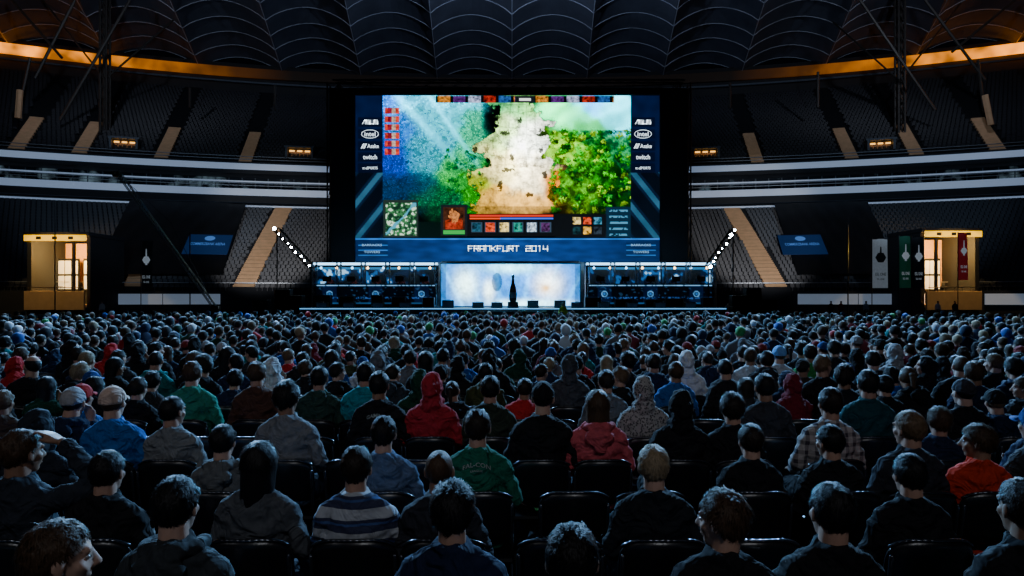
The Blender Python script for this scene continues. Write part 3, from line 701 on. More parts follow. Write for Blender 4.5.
for (X,Y) in rest:
    j,hm,hr,lg=random.choices(LOW,[5,3,1.5])[0]; tn,tc=random.choices(TOPC,WT)[0]; up=random.random()<.2
    hc=HAIRC[random.choices(HC,HW)[0]]; sk=random.choice([(.36,.2,.14),(.4,.24,.17),(.3,.16,.11)])
    if random.random()<.12: hc=random.choice([(.35,.015,.015),(.02,.08,.35),(.45,.47,.5),(.03,.25,.07),(.55,.57,.6)])
    s=random.uniform(.92,1.13); a=random.uniform(-.3,.3); ca,sa=math.cos(a)*s,math.sin(a)*s; sh=random.uniform(-.12,.12)
    for (V_,T_),c in ((j,tc),(hm,sk),(hr[1] if up else hr[0],tc if up else hc),(lg,(.012,.015,.025))):
        v=np.stack([V_[:,0]*ca-V_[:,1]*sa+X+sh*(V_[:,2]-.5),V_[:,0]*sa+V_[:,1]*ca+Y,V_[:,2]*s],1)
        VV.append(v);TT.append(T_+off);off+=len(v);CC.append(np.tile([*c,1.],(len(v),1)))
cm=np_mesh('distant_crowd',np.concatenate(VV),np.concatenate(TT),np.concatenate(CC),M['crowd'])
tag(link('distant_crowd',cm),'dense mass of seated spectators filling the floor up to the stage','crowd',kind='stuff')
cb=MB()
cb.box((0,-.225,.70),(.43,.025,.32)); cb.box((0,0,.415),(.43,.41,.03))
for sx in(-1,1):
    for sy in(-.2,.2): cb.box((sx*.2,sy,.2),(.02,.02,.4))
lc=tri_arrays(cb.mesh('lc',M['chair'])); VV=[];TT=[];off=0
for (X,Y) in restch:
    VV.append(lc[0]+np.array([X,Y,0]));TT.append(lc[1]+off);off+=len(lc[0])
tag(link('distant_chairs',np_mesh('distant_chairs',np.concatenate(VV),np.concatenate(TT),None,M['chair'],False)),'rows of black chairs beneath the distant seated crowd','chairs',kind='stuff')
# ------------------------------------------------------------------ floor & bowl
mb=MB(); mb.box((0,40,-.1),(190,130,.2)); struct(mb.build('floor',M['floor']))
RC=148.; YC=-68.
def pol(R,ph,z=0): return Vector((R*math.sin(ph),R*math.cos(ph)+YC,z))
def phi_of(px,R):
    t=(px-512)/FP; return math.atan(t)-math.asin(t*68/R/math.sqrt(1+t*t))
def revolve(prof,name,m,a0=-36,a1=36,n=110,label=None,closed=False):
    mb=MB();vs=[];fs=[]
    for i in range(n+1):
        ph=math.radians(a0+(a1-a0)*i/n)
        for r,z in prof: vs.append(pol(RC+r,ph,z))
    k=len(prof)
    for i in range(n):
        for j in range(k-1 if not closed else k):
            j2=(j+1)%k; fs.append((i*k+j,i*k+j2,(i+1)*k+j2,(i+1)*k+j))
    mb.add(vs,fs); o=mb.build(name,m); return struct(o,label)
LZ=lambda r:2.8+12.6*r/21
UZ=lambda r:21.2+18.4*(r-21)/29
def steps(f,r0,r1,st):
    p=[];r=r0
    while r<r1-1e-3: p+=[(r,f(r)),(r+st,f(r))]; r+=st
    p.append((r,f(r))); return p
revolve([(0,0)]+steps(LZ,0,21.2,.8),'lower_terrace',M['conc'],label='lower seating terrace around the arena floor')
revolve([(20,15.4),(19.8,15.4),(19.8,16.35),(20,16.35)],'trim_10',M['fdark'],closed=True)
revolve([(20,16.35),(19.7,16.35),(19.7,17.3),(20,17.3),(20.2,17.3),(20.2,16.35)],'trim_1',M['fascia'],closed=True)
revolve([(20.1,15.4),(20.1,17.3),(24.5,17.3),(24.5,15.4)],'trim_13',M['fdark'],closed=True)
revolve([(24,17.3),(24,19.6)],'window_1',M['glass'])
revolve([(20.4,19.5),(20.2,19.5),(20.2,20.05),(20.4,20.05)],'trim_11',M['fdark'],closed=True)
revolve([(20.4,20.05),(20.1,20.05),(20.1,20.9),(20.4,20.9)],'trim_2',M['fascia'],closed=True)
revolve([(20.41,19.5),(20.41,21.2),(24.5,21.2),(24.5,19.5)],'trim_12',M['fdark'],closed=True)
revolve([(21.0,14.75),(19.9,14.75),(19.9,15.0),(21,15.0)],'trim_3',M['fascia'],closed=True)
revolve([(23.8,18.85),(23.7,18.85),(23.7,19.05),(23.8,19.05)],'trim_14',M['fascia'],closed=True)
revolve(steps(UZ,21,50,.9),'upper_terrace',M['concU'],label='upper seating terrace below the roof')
revolve([(50,39),(50,44.5)],'wall_back',M['dark'])
revolve([(49.4,41.8),(49.0,41.8),(49.0,43.5),(49.4,43.5)],'trim_4',M['ring'],closed=True,label='orange lit ring along the roof edge')
revolve([(49.0,40.7),(48.7,40.7),(48.7,41.0),(49,41.0)],'trim_5',M['mull'],closed=True)
for nm,r,z in(('trim_6',19.8,18.1),('trim_7',20.2,21.9),('trim_8',.2,3.7),('trim_15',19.8,17.75),('trim_16',20.2,21.5)):
    revolve([(r,z-.04),(r-.08,z-.04),(r-.08,z+.04),(r,z+.04)],nm,M['rail'],closed=True)
mb=MB()
for i in range(-60,61):
    ph=math.radians(i*.6); p=pol(RC+23.9,ph,18.45); mb.box(p,(.12,.12,2.3),Matrix.Rotation(-ph,3,'Z'))
struct(mb.build('window_2',M['mull']),'mullions of the glazed box level')
seatm=MB(); seatm.box((0,.0,.42),(.44,.4,.06)); seatm.box((0,.2,.62),(.44,.06,.42)); seatm.box((0,-.02,.2),(.06,.1,.4))
sm1=seatm.mesh('stadium_seat',M['seat']); sa_=tri_arrays(sm1)
def stair_fn(pxb,pxt,r0,r1):
    a=phi_of(pxb,RC+r0); b=phi_of(pxt,RC+r1); return lambda r:a+(b-a)*(r-r0)/(r1-r0)
def radial(px,r): 
    a=phi_of(px,RC+r); return lambda q:a
low_st=[radial(-60,3),radial(140,3),stair_fn(244,284,1,20),stair_fn(776,731,1,20),radial(885,3),radial(1085,3)]
up_st=[radial(p,24) for p in(-60,22,84,165,248,345,680,755,848,912,992,1075)]
def seats(f,r0,r1,st,mat_,nm,label,stairs,indiv=0):
    VV=[];TT=[];off=0;n=0
    r=r0+st*.55; row=0
    while r<r1:
        R=RC+r; da=.56/R; a=-.60; sp=[s(r) for s in stairs]
        while a<.60:
            a+=da
            if any(abs(a-s)*R<1.35 for s in sp): continue
            p=pol(R,a,f(r-st*.55)); 
            if p.y<3: continue
            if indiv and n<indiv and row<2 and 0.0<abs(p.x)/p.y<.75 and abs(p.x)>22:
                o=link('stadium_seat',sm1,None,p,-a); n+=1
                tag(o,'folding grey stadium seat in the lowest rows of the stand','stadium seat','grey seats of the lower stand'); continue
            ca,sn=math.cos(-a),math.sin(-a); v=np.stack([sa_[0][:,0]*ca-sa_[0][:,1]*sn+p.x,sa_[0][:,0]*sn+sa_[0][:,1]*ca+p.y,sa_[0][:,2]+p.z],1)
            VV.append(v);TT.append(sa_[1]+off);off+=len(v)
        r+=st; row+=1
    tag(link(nm,np_mesh(nm,np.concatenate(VV),np.concatenate(TT),None,mat_,False)),label,'seats',kind='stuff')
seats(LZ,0,19.5,.8,M['seat'],'lower_stand_seats','rows of grey seats covering the lower stand',low_st,300)
seats(UZ,22,49,.9,M['seatU'],'upper_stand_seats','rows of shade-darkened seats covering the upper stand',up_st)
def stairway(fn,f,r0,r1,st,w,label,grp):
    mb=MB(); r=r0
    while r<r1:
        for q in(0,.5):
            rr=r+st*q+st*.25; z=f(r)+.12+ (f(r+st)-f(r))*q; ph=fn(rr)
            mb.box(pol(RC+rr,ph,z-.1),(w,st*.5,.35),Matrix.Rotation(-ph,3,'Z'))
        r+=st
    o=mb.build('stairway',M['stair']); tag(o,label,'stairs',grp)
for i,fn in enumerate(low_st):
    if i in(0,5): continue
    stairway(fn,LZ,.8,20,.8,2.3,f'tan concrete stairway in lower stand, {["","left behind the crane","just left of the stage","just right of the stage","right near white banner"][i]}','lower stand stairs')
for i,fn in enumerate(up_st): stairway(fn,UZ,21,31,.9,1.7,f'tan concrete stairway in upper stand, {ordw(i+1)} from the left','upper stand stairs')
for i,(px,w) in enumerate(((125,3.2),(300,3.6),(705,3.6),(880,3.2))):
    ph=phi_of(px,RC+23); o=empty('stand_entrance',pol(RC+23,ph,UZ(23)),-ph)
    b=MB(); b.box((-w/2,0,.7),(.3,2,1.4)); b.box((w/2,0,.7),(.3,2,1.4)); b.box((0,0,1.5),(w+.6,2,.25)); b.build('portal_frame',M['mull'],o)
    b=MB(); b.box((0,.9,.7),(w-.3,.1,1.3)); b.build('back_wall',M['stair'],o)
    for q in(-.3,0.,.3): b=MB(); b.box((q*w,-.3,1.0),(w*.2,.06,.22)); b.build('light_panel',M['warm'],o)
    tag(o,f'small warm-lit entrance in upper stand, {ordw(i+1)} from the left','entrance','lit entrances of the upper stand')
def cover(px0,px1,side):
    r0,r1=1.2,18.5; mb=MB();vs=[];fs=[];n,k=24,14
    for i in range(n+1):
        for j in range(k+1):
            r=r0+(r1-r0)*j/k; u=i/n
            px=px0+(px1-px0)*u; a=phi_of(px,RC+9)
            vs.append(pol(RC+r,a,LZ(r)+1.15+.12*math.sin(u*40)*math.sin(j*.9)+.1*noise.noise(Vector((u*6,j*.5,0)))))
    for i in range(n):
        for j in range(k): a=i*(k+1)+j; fs.append((a,a+k+1,a+k+2,a+1))
    mb.add(vs,fs); o=mb.build('seat_cover',M['tarp'],smooth=True)
    sl=math.atan(12.6/21)
    cx=208 if side<0 else 802; ph=phi_of(cx,RC+7); c=pol(RC+7,ph,LZ(7)+1.5)
    b=MB(); R=Matrix.Rotation(-ph,3,'Z')@Matrix.Rotation(sl-math.pi/2,3,'X'); b.box((0,0,0),(5.0,.05,5.2)); p=b.build('printed_panel',M['cover'],o,loc=c); p.rotation_euler=R.to_euler()
    fit_text('lettering','COMMERZBANK ARENA',3.9,.7,Vector((0,-.06,0)),M['coverletter'],p)
    b=MB(); b.lathe((0,0,0),[(.55,-.01),(.6,0),(.6,.02),(.4,.02)],20,R=Matrix.Rotation(math.pi/2,3,'X')); b.build('emblem',M['coverletter'],p,loc=Vector((0,-.06,1.5)))
    tag(o,f'large black cover sheet with blue printed panel over the {"left" if side<0 else "right"} lower stand','cover')
cover(112,234,-1); cover(786,884,1)
for i,(a,b_) in enumerate(((105,162),(163,220),(798,858),(859,925),(985,1035))):
    mb=MB(); n=8; vs=[];fs=[]
    for q in range(n+1):
        ph=phi_of(a+(b_-a)*q/n,RC-.6)
        for rr,z in((-.6,1.3),(-.6,2.45),(-.45,2.45),(-.45,1.3)): vs.append(pol(RC+rr,ph,z))
    for q in range(n):
        for j in range(4): fs.append((q*4+j,q*4+(j+1)%4,q*4+4+(j+1)%4,q*4+4+j))
    fs+=[(0,1,2,3),tuple(n*4+j for j in(3,2,1,0))]
    o0=mb.add(vs,fs).build('perimeter_board',M['white'])
    for ph in (phi_of(a+2,RC-.5),phi_of(b_-2,RC-.5)): MB().box(pol(RC-.52,ph,.65),(.1,.1,1.35)).build('post',M['steel'],o0)
    tag(o0,f'white perimeter board at foot of lower stand, {ordw(i+1)} from the left','board','white perimeter boards')
# ------------------------------------------------------------------ roof
def roof():
    mb=MB(); seam=MB(); cell=math.radians(4.1); nseg=12; rows=13; dr=5.8; R0=RC+51
    ncell=18; a0=-cell*ncell/2
    def z(R,t,s):
        arch=2.5*math.sin(math.pi*t)**.8; return 43.6+(R0-R)*.03+arch+1.2*s*(1-.5*abs(2*t-1))
    for c in range(ncell):
        for r in range(rows):
            vs=[];fs=[];ns=4
            for i in range(nseg+1):
                for j in range(ns+1):
                    t=i/nseg;s=j/ns;R=R0-(r+s)*dr; vs.append(pol(R,a0+(c+t)*cell,z(R,t,s)))
            for i in range(nseg):
                for j in range(ns): a=i*(ns+1)+j; fs.append((a,a+1,a+ns+2,a+ns+1))
                if r<rows-1:
                    A=len(vs); R=R0-(r+1)*dr
                    vs+=[pol(R,a0+(c+i/nseg)*cell,z(R,i/nseg,1)),pol(R,a0+(c+(i+1)/nseg)*cell,z(R,(i+1)/nseg,1)),pol(R,a0+(c+(i+1)/nseg)*cell,z(R,(i+1)/nseg,0)),pol(R,a0+(c+i/nseg)*cell,z(R,i/nseg,0))]
                    fs.append((A,A+1,A+2,A+3))
            mb.add(vs,fs)
            R=R0-r*dr; pts=[pol(R,a0+(c+i/nseg)*cell,z(R,i/nseg,0)-.12) for i in range(nseg+1)]
            for p,q in zip(pts,pts[1:]): seam.tube(p,q,.06,4)
        pts=[pol(R0-r*dr,a0+c*cell,43.5+(r*dr)*.03-.1) for r in range(rows+1)]
        for p,q in zip(pts,pts[1:]): seam.tube(p,q,.065,5)
    struct(mb.build('ceiling',M['roof'],smooth=False),'scalloped dark membrane roof')
    struct(seam.build('trim_9',M['seam']),'steel cables and seams of the membrane roof')
roof()
def truss(mb,p0,p1,w,n,r=.05,up=None):
    p0=Vector(p0);p1=Vector(p1);d=(p1-p0).normalized(); a=(Vector((0,0,1)) if abs(d.z)<.9 else Vector((0,1,0))); s=d.cross(a).normalized(); u=s.cross(d)
    cs=[s*w/2+u*w/2,-s*w/2+u*w/2,-s*w/2-u*w/2,s*w/2-u*w/2]
    for c in cs: mb.tube(p0+c,p1+c,r,6)
    for i in range(n):
        A=p0+(p1-p0)*i/n;B=p0+(p1-p0)*(i+1)/n
        for j in range(4): mb.tube(A+cs[j],B+cs[(j+1)%4],r*.55,4)
    return mb
for px,nm in((105,'left'),(900,'right')):
    ph=phi_of(px,RC+29); b=pol(RC+29,ph,UZ(28)); t=pol(RC+29,ph,46.5)
    o=truss(MB(),b,t,.9,14,.18).build('roof_mast',M['struts']); 
    for dx in(-1,1):
        c=MB(); c.tube(b+Vector((0,0,8)),pol(RC+34,ph+dx*.05,46),.14); c.build('stay_cable',M['struts'],o)
    tag(o,f'dark lattice roof mast rising from the {nm} upper stand','mast','roof masts')
ST=((( 22,95),(30,58)),((75,0),(35,78)),((190,88),(190,108)),((275,85),(275,110)),((730,82),(730,108)),((978,60),(984,112)),((925,0),(985,80)),((860,0),(935,110)),((130,0),(60,120)),((12,0),(62,58)),((1015,0),(952,52)),((818,72),(818,108)))
for i,(a,b_) in enumerate(ST):
    Y=104 if i in(2,3,4,11) else 95
    o=MB().tube(P(a[0],a[1],Y),P(b_[0],b_[1],Y),.2).build('roof_strut',M['struts']); tag(o,f'thin dark roof strut under the membrane, {ordw(i+1)} of twelve','strut','roof struts')
for i,(x,y0,y1,Y) in enumerate(((985,95,125,92),(20,90,118,92))):  # tan colour stands in for warm light caught by the roof steel
    o=MB().tube(P(x,y0,Y),P(x+(6 if x>500 else -2),y1,Y),.4).build('roof_strut',M['stair']); tag(o,f'thick roof support coloured with warm light at the {"right" if x>500 else "left"} edge of upper stand','strut','roof supports coloured with warm light')
# ------------------------------------------------------------------ giant screen
def paint_grid(name,x0,x1,y0,y1,Y,fn,m,parent=None,step=1.0):
    nx=int((x1-x0)/step);ny=int((y1-y0)/step); vs=[];cs=[];fs=[]
    for j in range(ny+1):
        for i in range(nx+1):
            px=x0+(x1-x0)*i/nx;py=y0+(y1-y0)*j/ny; vs.append(P(px,py,Y)); cs.append((*fn(px,py),1))
    for j in range(ny):
        for i in range(nx): a=j*(nx+1)+i; fs.append((a,a+nx+1,a+nx+2,a+1))
    mb=MB(); mb.add(vs,fs); me=mb.mesh(name,m); a=me.color_attributes.new('Col','FLOAT_COLOR','POINT'); a.data.foreach_set('color',np.array(cs,dtype=np.float32).ravel())
    return link(name,me,parent)
BL=[(392,102,16,10,'0078d0',1.2),(415,103,18,9,'00c0e0',1.2),(400,125,18,14,'0060a0',1.2),(438,118,20,18,'0090a0',1.2),(392,150,20,22,'003070',1.3),(425,155,18,16,'007080',1),(452,172,16,14,'007838',1.1),(405,185,24,14,'001c30',1.3),(440,195,16,12,'003820',1.1),
 (452,102,14,8,'40d8f8',.7),(466,140,10,26,'008060',1),(470,180,10,22,'045818',1),
 (560,108,12,10,'30e890',1.1),(578,112,12,10,'00c890',1.2),(590,104,12,8,'0098e8',1.2),(606,106,14,8,'60e8ff',1.1),(620,122,14,9,'10c8d8',1.2),(588,132,18,12,'008048',1.2),(568,150,12,14,'80b800',1.2),(598,160,18,16,'087008',1.3),(622,150,12,12,'008050',1.2),(612,190,18,16,'012004',1.3),(578,185,14,14,'407800',1.2),(626,172,9,16,'023020',1),(556,205,16,7,'484004',1)]
BL=[(a,b,c,d,S(h),w) for a,b,c,d,h,w in BL]
PL=[(500,108,18,9,'60b878',1.1),(525,110,16,10,'a0e890',1.1),(500,135,16,14,'c8f0a0',1.2),(530,138,16,18,'f8fff0',1.4),(500,168,18,14,'fff0b0',1.2),(528,172,18,16,'fff4d0',1.4),(550,186,12,10,'e89040',1.1),(500,196,20,9,'e8b870',1.2),(478,182,10,14,'a0b848',1),(525,202,20,7,'e8b878',1)]
PL=[(a,b,c,d,S(h),w) for a,b,c,d,h,w in PL]
def fb(x,y,s): return noise.noise(Vector((x*s,y*s,1.7)))
def fbm(x,y,s): return fb(x,y,s)+.6*fb(x+31,y,s*2.1)+.4*fb(x,y+17,s*4.3)+.28*fb(x+7,y+3,s*8.8)
def rect(px,py,x0,x1,y0,y1): return x0<=px<=x1 and y0<=py<=y1
def blend(L,wx,wy):
    n=np.zeros(3);W=.004
    for a,b,c,d,col,w in L:
        g=w*math.exp(-((wx-a)/c)**2*1.4-((wy-b)/d)**2*1.4); n+=g*np.array(col);W+=g
    return n/W
FIG=[(500,186,3,5),(512,158,2.5,4),(566,147,5,3),(505,133,5,2),(545,175,2.5,4),(488,160,2,3.5),(530,195,4,2.5),(520,120,2.5,3),(475,150,2.5,3),(541,150,2,3),(508,170,6,2)]
rt=random.Random(5); TREES=[]
for _ in range(200):
    tx=rt.uniform(552,634); ty=rt.uniform(130,214)
    lv=rt.uniform(.2,1.0)*(1.4 if (tx-572)**2/260+(ty-150)**2/360<1 else .7)
    TREES.append((tx,ty,rt.uniform(1.6,4.2),np.array(rt.choice([S('188010'),S('409808'),S('086028'),S('80b008'),S('024014'),S('187018')])),lv))
for _ in range(50):
    tx=rt.uniform(446,482); ty=rt.uniform(150,212); TREES.append((tx,ty,rt.uniform(1.5,3.2),np.array(rt.choice([S('006838'),S('087830'),S('025030'),S('288018')])),rt.uniform(.2,.8)))
TREES.sort(key=lambda t:t[1])
BK={}
for t in TREES:
    for bx in range(int((t[0]-6)//8),int((t[0]+6)//8)+1):
        for by in range(int((t[1]-6)//8),int((t[1]+6)//8)+1): BK.setdefault((bx,by),[]).append(t)
def screen(px,py):
    if px<383 or px>630.5 or py>238:
        base=np.array(S('020e2c'))
        if py>238:
            g=1-abs(px-508)/150; base=np.array(S('08306c'))*(.3+.9*max(0,g))
            if 238<py<239.6: base=np.array(S('1c60b0'))
            if (358<px<388 or 626<px<656) and py>241 and py<257:
                base=np.array(S('1c5aa0')) if (int(py)%5 in(0,)) else np.array(S('061c40'))
            base=base*(1+.5*fb(px,py*3,.09))
        else:
            u=(px-369) if px<383 else -(px-645)
            if py>172:
                k=math.sin((u*1.0+py*.8)*.22); base=np.array(S('204860')) if k>.75 else (np.array(S('02060e')) if k<.1 else np.array(S('061428')))
            base=base*(1+.4*fb(px,py,.1))
        return tuple(np.clip(base*.9,0,4))
    if rect(px,py,383.5,418,200,237):
        if rect(px,py,386,416,203,235):
            k=fb(px,py,.33)+.5*fb(px,py,.8)
            if abs((px-386)-(235-py)*.93+3*fb(px,py,.2))<1.6: return S('3888a0')
            return S('b8d0b8') if k>.28 else (S('2a6038') if k>-.15 else S('0a2418'))
        return S('182420')
    if rect(px,py,441,467,205,236):
        if rect(px,py,443.5,464.5,207.5,229): 
            d=math.hypot((px-454)/5,(py-216)/6); k=fbm(px,py,.25)
            if d<1+.5*k: return np.clip(np.array(S('a06030'))*(1+1.1*k),0,3)
            if py>220+3*k and abs(px-454)<9: return np.clip(np.array(S('802410'))*(1+k),0,3)
            return np.clip(np.array(S('30180c'))*(1+k),0,3)
        if rect(px,py,443.5,464.5,230.5,234): return S('209038')
        return S('101418')
    if rect(px,py,467,556,214,236):
        if rect(px,py,470,553,215,216.6): return S('b82818')
        if rect(px,py,470,553,217.6,219.2): return S('3058d0') if px>500 else S('d84010')
        q=(px-471)/13.8
        if q>0 and q<6 and 222<py<232.5 and (q%1)<.80:
            if (q%1)<.08 or (q%1)>.72 or py<223 or py>231.5: return S('283848')
            k=fbm(px,py,.35); return np.clip(np.array([S('183848'),S('a83418'),S('c0a860'),S('106858'),S('a0b8c8'),S('381c40')][int(q)])*(1+1.4*k)*1.1,0,3)
        return S('080a0c')
    if rect(px,py,556,606,214,237):
        q=(px-572)/10.5;w=(py-216)/10
        if 0<q<3 and 0<w<2 and .08<q%1<.85 and .1<w%1<.82: return np.clip(np.array([S('c0a860'),S('a83418'),S('286078'),S('0c2428'),S('b88828'),S('182028')][int(q)+3*int(w)])*(1+1.4*fbm(px,py,.35)),0,3)
        return S('080a0c')
    if rect(px,py,606,630.5,207,237):
        if int(py)%6<2 and px<628 and px>609 and fb(px,py,.5)>-.2: return S('3c7898')
        return S('081c2c')
    if rect(px,py,418,441,222,237) : return S('020c08')
    if rect(px,py,385,399,108,156):
        w=(py-108)/8.2
        if w%1<.72: return np.array([S('a82c1c'),S('701020'),S('988070')][int(px/4)%3])*(1+fb(px,py,.5))
    if rect(px,py,436,614,96,102.6):
        if 515<px<535: return S('0c1216') if not(519<px<531 and py>98 and py<101) else S('e0e0e0')
        q=(px-438)/15.2 if px<515 else (px-536)/15.4
        if q%1<.8: return np.clip(np.array([S('a06018'),S('401858'),S('8890b0'),S('881c10'),S('184078')][int(abs(q))%5])*(1+1.3*fbm(px,py,.4))*.8,0,3)
        return S('020406')
    wx=px+fb(px,py,.045)*12+fb(px,py,.13)*5; wy=py+fb(py,px,.05)*10+fb(py+9,px,.15)*4
    half=26+(py-100)*.17+26*fb(px*.4,py,.06)+10*fbm(px,py,.10); cx=519-(py-100)*.05
    e=(half-abs(px-cx))/2.5; e=max(0,min(1,e+.5))
    out=blend(BL,wx,wy); path=blend(PL,wx,wy)
    fine=fb(px,py,.55)+.6*fb(px,py,1.1); r=fbm(px,py,.09)
    if px>cx:
        if py>130: out=out*max(.10,.6+1.1*r)*(1+.6*fine)
        else: out=out*(1.4+.3*fine+.8*fb(px+py*.6,py,.09))
    else:
        # terraced ground: height steps with a lit lip on each ledge
        hgt=fbm(px*1.0+py*.35,py,.045)*3.2; fr=hgt-math.floor(hgt)
        v=.45+.55*((math.floor(hgt)*.37)%1.0)
        if fr<.10: v=2.0
        elif fr>.88: v=.18
        beam=math.exp(-(((px-398)-(py-97)*.9)/5)**2)*.9+math.exp(-(((px-430)-(py-97)*.7)/3)**2)*.9
        fade=max(0,1-(py-97)/75)
        out=out*v*max(.3,1+.5*fine)*1.25+np.array(S('40e0ff'))*beam*fade*.7
    st_=1.0
    if py<168:
        X_=(px-cx)/(7.5+(py-100)*.05); fx=abs(X_%1-.5); fy=abs(((py+2.5*fb(px,py,.1))/7.5)%1-.5)
        if (fx>.42 or fy>.41) and fb(px,py,.08)>-.15: st_=.65
        if fbm(px,py,.14)<-.35: st_*=.4
    glow=math.exp(-((px-522)/22)**2-((py-154)/36)**2)
    path=path*st_*(.42+1.7*glow)*max(.25,1+.7*fbm(px,py,.11)+.35*fine)
    c=out*(1-e)+path*e
    if 0<e<.8: c=c*.3
    for tx,ty,tr,tc,tl in BK.get((int(px//8),int(py//8)),()):
        dx=px-tx; dy=py-ty; q=(dx*dx+dy*dy*1.2)/(tr*tr)
        if q<.6+2.2*fb(px+tx,py,.6):
            sh=.15+1.1*max(0,(-dx*.4-dy*.7)/tr*.6+.4); c=tc*tl*sh*max(.1,1+1.2*fine)*1.3
        elif q<1.6 and dy>0: c=c*.55
    for a,b,sx,sy in FIG:
        if ((px-a)/sx)**2+((py-b)/sy)**2<1+1.4*fb(px,py,.6): c=c*.06
    if py>206: c=c*.5
    L=c.mean(); c=L+(c-L)*1.35; c=np.maximum(c,0)
    return tuple(np.clip(c*1.7,0,4))
YS=50.
scr=empty('giant_screen',P(509,262,YS))
def reparent(o): o.parent=scr; o.location=Vector(o.location)-Vector(scr.location); return o
reparent(paint_grid('display',355,660,95,262,YS,screen,M['screenE'],step=.5))
def pbox(mb,x0,x1,y0,y1,Y,dep,bev=0,mi=0):
    a=P(x0,y1,Y);b=P(x1,y0,Y); mb.box(((a.x+b.x)/2,Y+dep/2,(a.z+b.z)/2),(b.x-a.x,dep,b.z-a.z),bev=bev,mi=mi); return mb
for nm,x0,x1,y0,y1 in(('side_border',330,355,88,263),('side_border',660,688,88,263),('top_border',355,660,88,95)):
    reparent(pbox(MB(),x0,x1,y0,y1,YS-.15,.8,.05).build(nm,M['drape']))
reparent(pbox(MB(),330,688,88,263,YS+.1,.5).build('back_casing',M['dark']))
tw=MB()
for px in(334,684): truss(tw,P(px,262,YS+1.2)*1,P(px,84,YS+1.2),.8,12,.06)
truss(tw,P(334,86,YS+1.2),P(684,86,YS+1.2),.7,24,.06)
for px in(334,684):
    a=P(px,262,YS+1.2); truss(tw,(a.x,a.y,0),a,.8,4,.06)
reparent(tw.build('support_truss',M['steel']))
k_=YS/FP
reparent(techno('lettering','FRANKFURT 2014',79*k_,5.0*k_,P(508,248.5,YS-.05),M['ledw'],None,th=1.0))
for cx in(370,643):
    for y,t,w,h in((122,'/SUS',15,3.4),(134,'intel',11,4.4),(146,'Asake',11.5,4),(157,'twitch',14,4.4),(168,'tt eSPORTS',15,2.6)):
        pl=reparent(pbox(MB(),cx-12,cx+12,y-4.7,y+4.7,YS-.03,.02).build('logo_plate',M['logo_bg']))
        if y==122: techno('logo_lettering',t,w*k_,h*k_,P(cx,y,YS-.06),M['ledw'],pl,th=1.4)
        else: fit_text('logo_lettering',t,w*k_,h*k_,P(cx+(3 if y==146 else 0),y,YS-.06),M['ledw'],pl)
        if y==146:
            a=MB()
            for q in(-8.5,-6.2): p0=P(cx+q,y+2.4,YS-.06);p1=P(cx+q+2.4,y-2.4,YS-.06);dx=Vector((.06,0,0)); a.add([p0-dx,p0+dx,p1+dx,p1-dx],[(0,1,2,3)])
            a.build('logo_emblem',M['ledw'],pl)
        if y==134:
            ring=MB(); c=P(cx,134,YS-.07); n=24
            for i in range(n):
                a=2*math.pi*i/n;b=2*math.pi*(i+1)/n
                ring.tube(c+Vector((math.cos(a)*8.5*k_,0,math.sin(a)*4.1*k_)),c+Vector((math.cos(b)*8.5*k_,0,math.sin(b)*4.1*k_)),.02,4)
            ring.build('logo_ring',M['ledw'],pl)
for cx in(372,641):
    for t,y,w in(('BARRACKS',245,20),('TOWERS',252,16)): reparent(fit_text('panel_lettering',t,w*k_,2.2*k_,P(cx,y,YS-.05),M['ledc']))
tag(scr,'giant video screen showing a strategy game above the stage','screen')
# ------------------------------------------------------------------ stage
DZ=1.36
st=empty('stage',(0,44,0))
def sp_(o,root=st): o.parent=root; o.location=Vector(o.location)-Vector(root.location); return o
a=P(300,308,44);b=P(726,308,44)
mb=MB(); mb.box(((a.x+b.x)/2,49,DZ/2),(b.x-a.x,10,DZ),bev=.05); sp_(mb.build('platform',M['dark']))
mb=MB(); mb.box(((a.x+b.x)/2,43.95,DZ-.05),(b.x-a.x,.06,.07)); sp_(mb.build('edge_light',M['edge']))
for i in range(4):
    mb=MB(); mb.box((0,43.8-i*.3,DZ-.17-i*.3-.03),(4.4,.3,.06)); sp_(mb.build('step',M['alu']))
tag(st,'wide black stage platform beneath the giant screen','stage')
def center(px,py):
    c=np.array(S('0088f0'))*1.0
    w=math.exp(-((px-512)/60)**2-((py-275)/18)**2); c=c*(.7+.5*w)
    for cx,cy,sx,sy,col in((466,284,10,13,'c8ffff'),(548,284,12,12,'f0ffff'),(512,268,24,5,'80e4ff'),(530,303,34,3.5,'b0f0ff'),(489,290,5,9,'d8ffff')):
        g=math.exp(-((px-cx)/sx)**2-((py-cy)/sy)**2); c=c*(1-g)+np.array(S(col))*g*1.9
    for rx,ra in((480,.5),(500,.2),(524,-.25),(545,-.55),(462,.8),(566,-.8)):
        g=math.exp(-(((px-rx)+ (305-py)*ra*.6)/2.2)**2); c=c+np.array(S('40c8ff'))*g*.35
    c=c*(1+.35*fb(px,py,.15)+.35*fb(px,py,.5))
    g=math.exp(-((px-546)/6)**2-((py-288)/5)**2); c=c*(1-g)+np.array(S('ffc878'))*g
    if (px-497)**2/26+(py-282)**2/90<1: c=c*.3
    if px<446 or px>575: c=c*.5
    return tuple(np.clip(c*.85,0,3))
cs=empty('stage_backdrop_screen',P(510,306,49)); 
sp_(paint_grid('display',441,580,264,306,49,center,M['screenC'],step=.6),cs)
for x0,x1,y0,y1 in((438,441,262,307),(580,584,262,307),(441,580,261,264)): sp_(pbox(MB(),x0,x1,y0,y1,48.85,.4).build('frame',M['alu']),cs)
tag(cs,'bright white and cyan backdrop screen at the middle of the stage','screen')
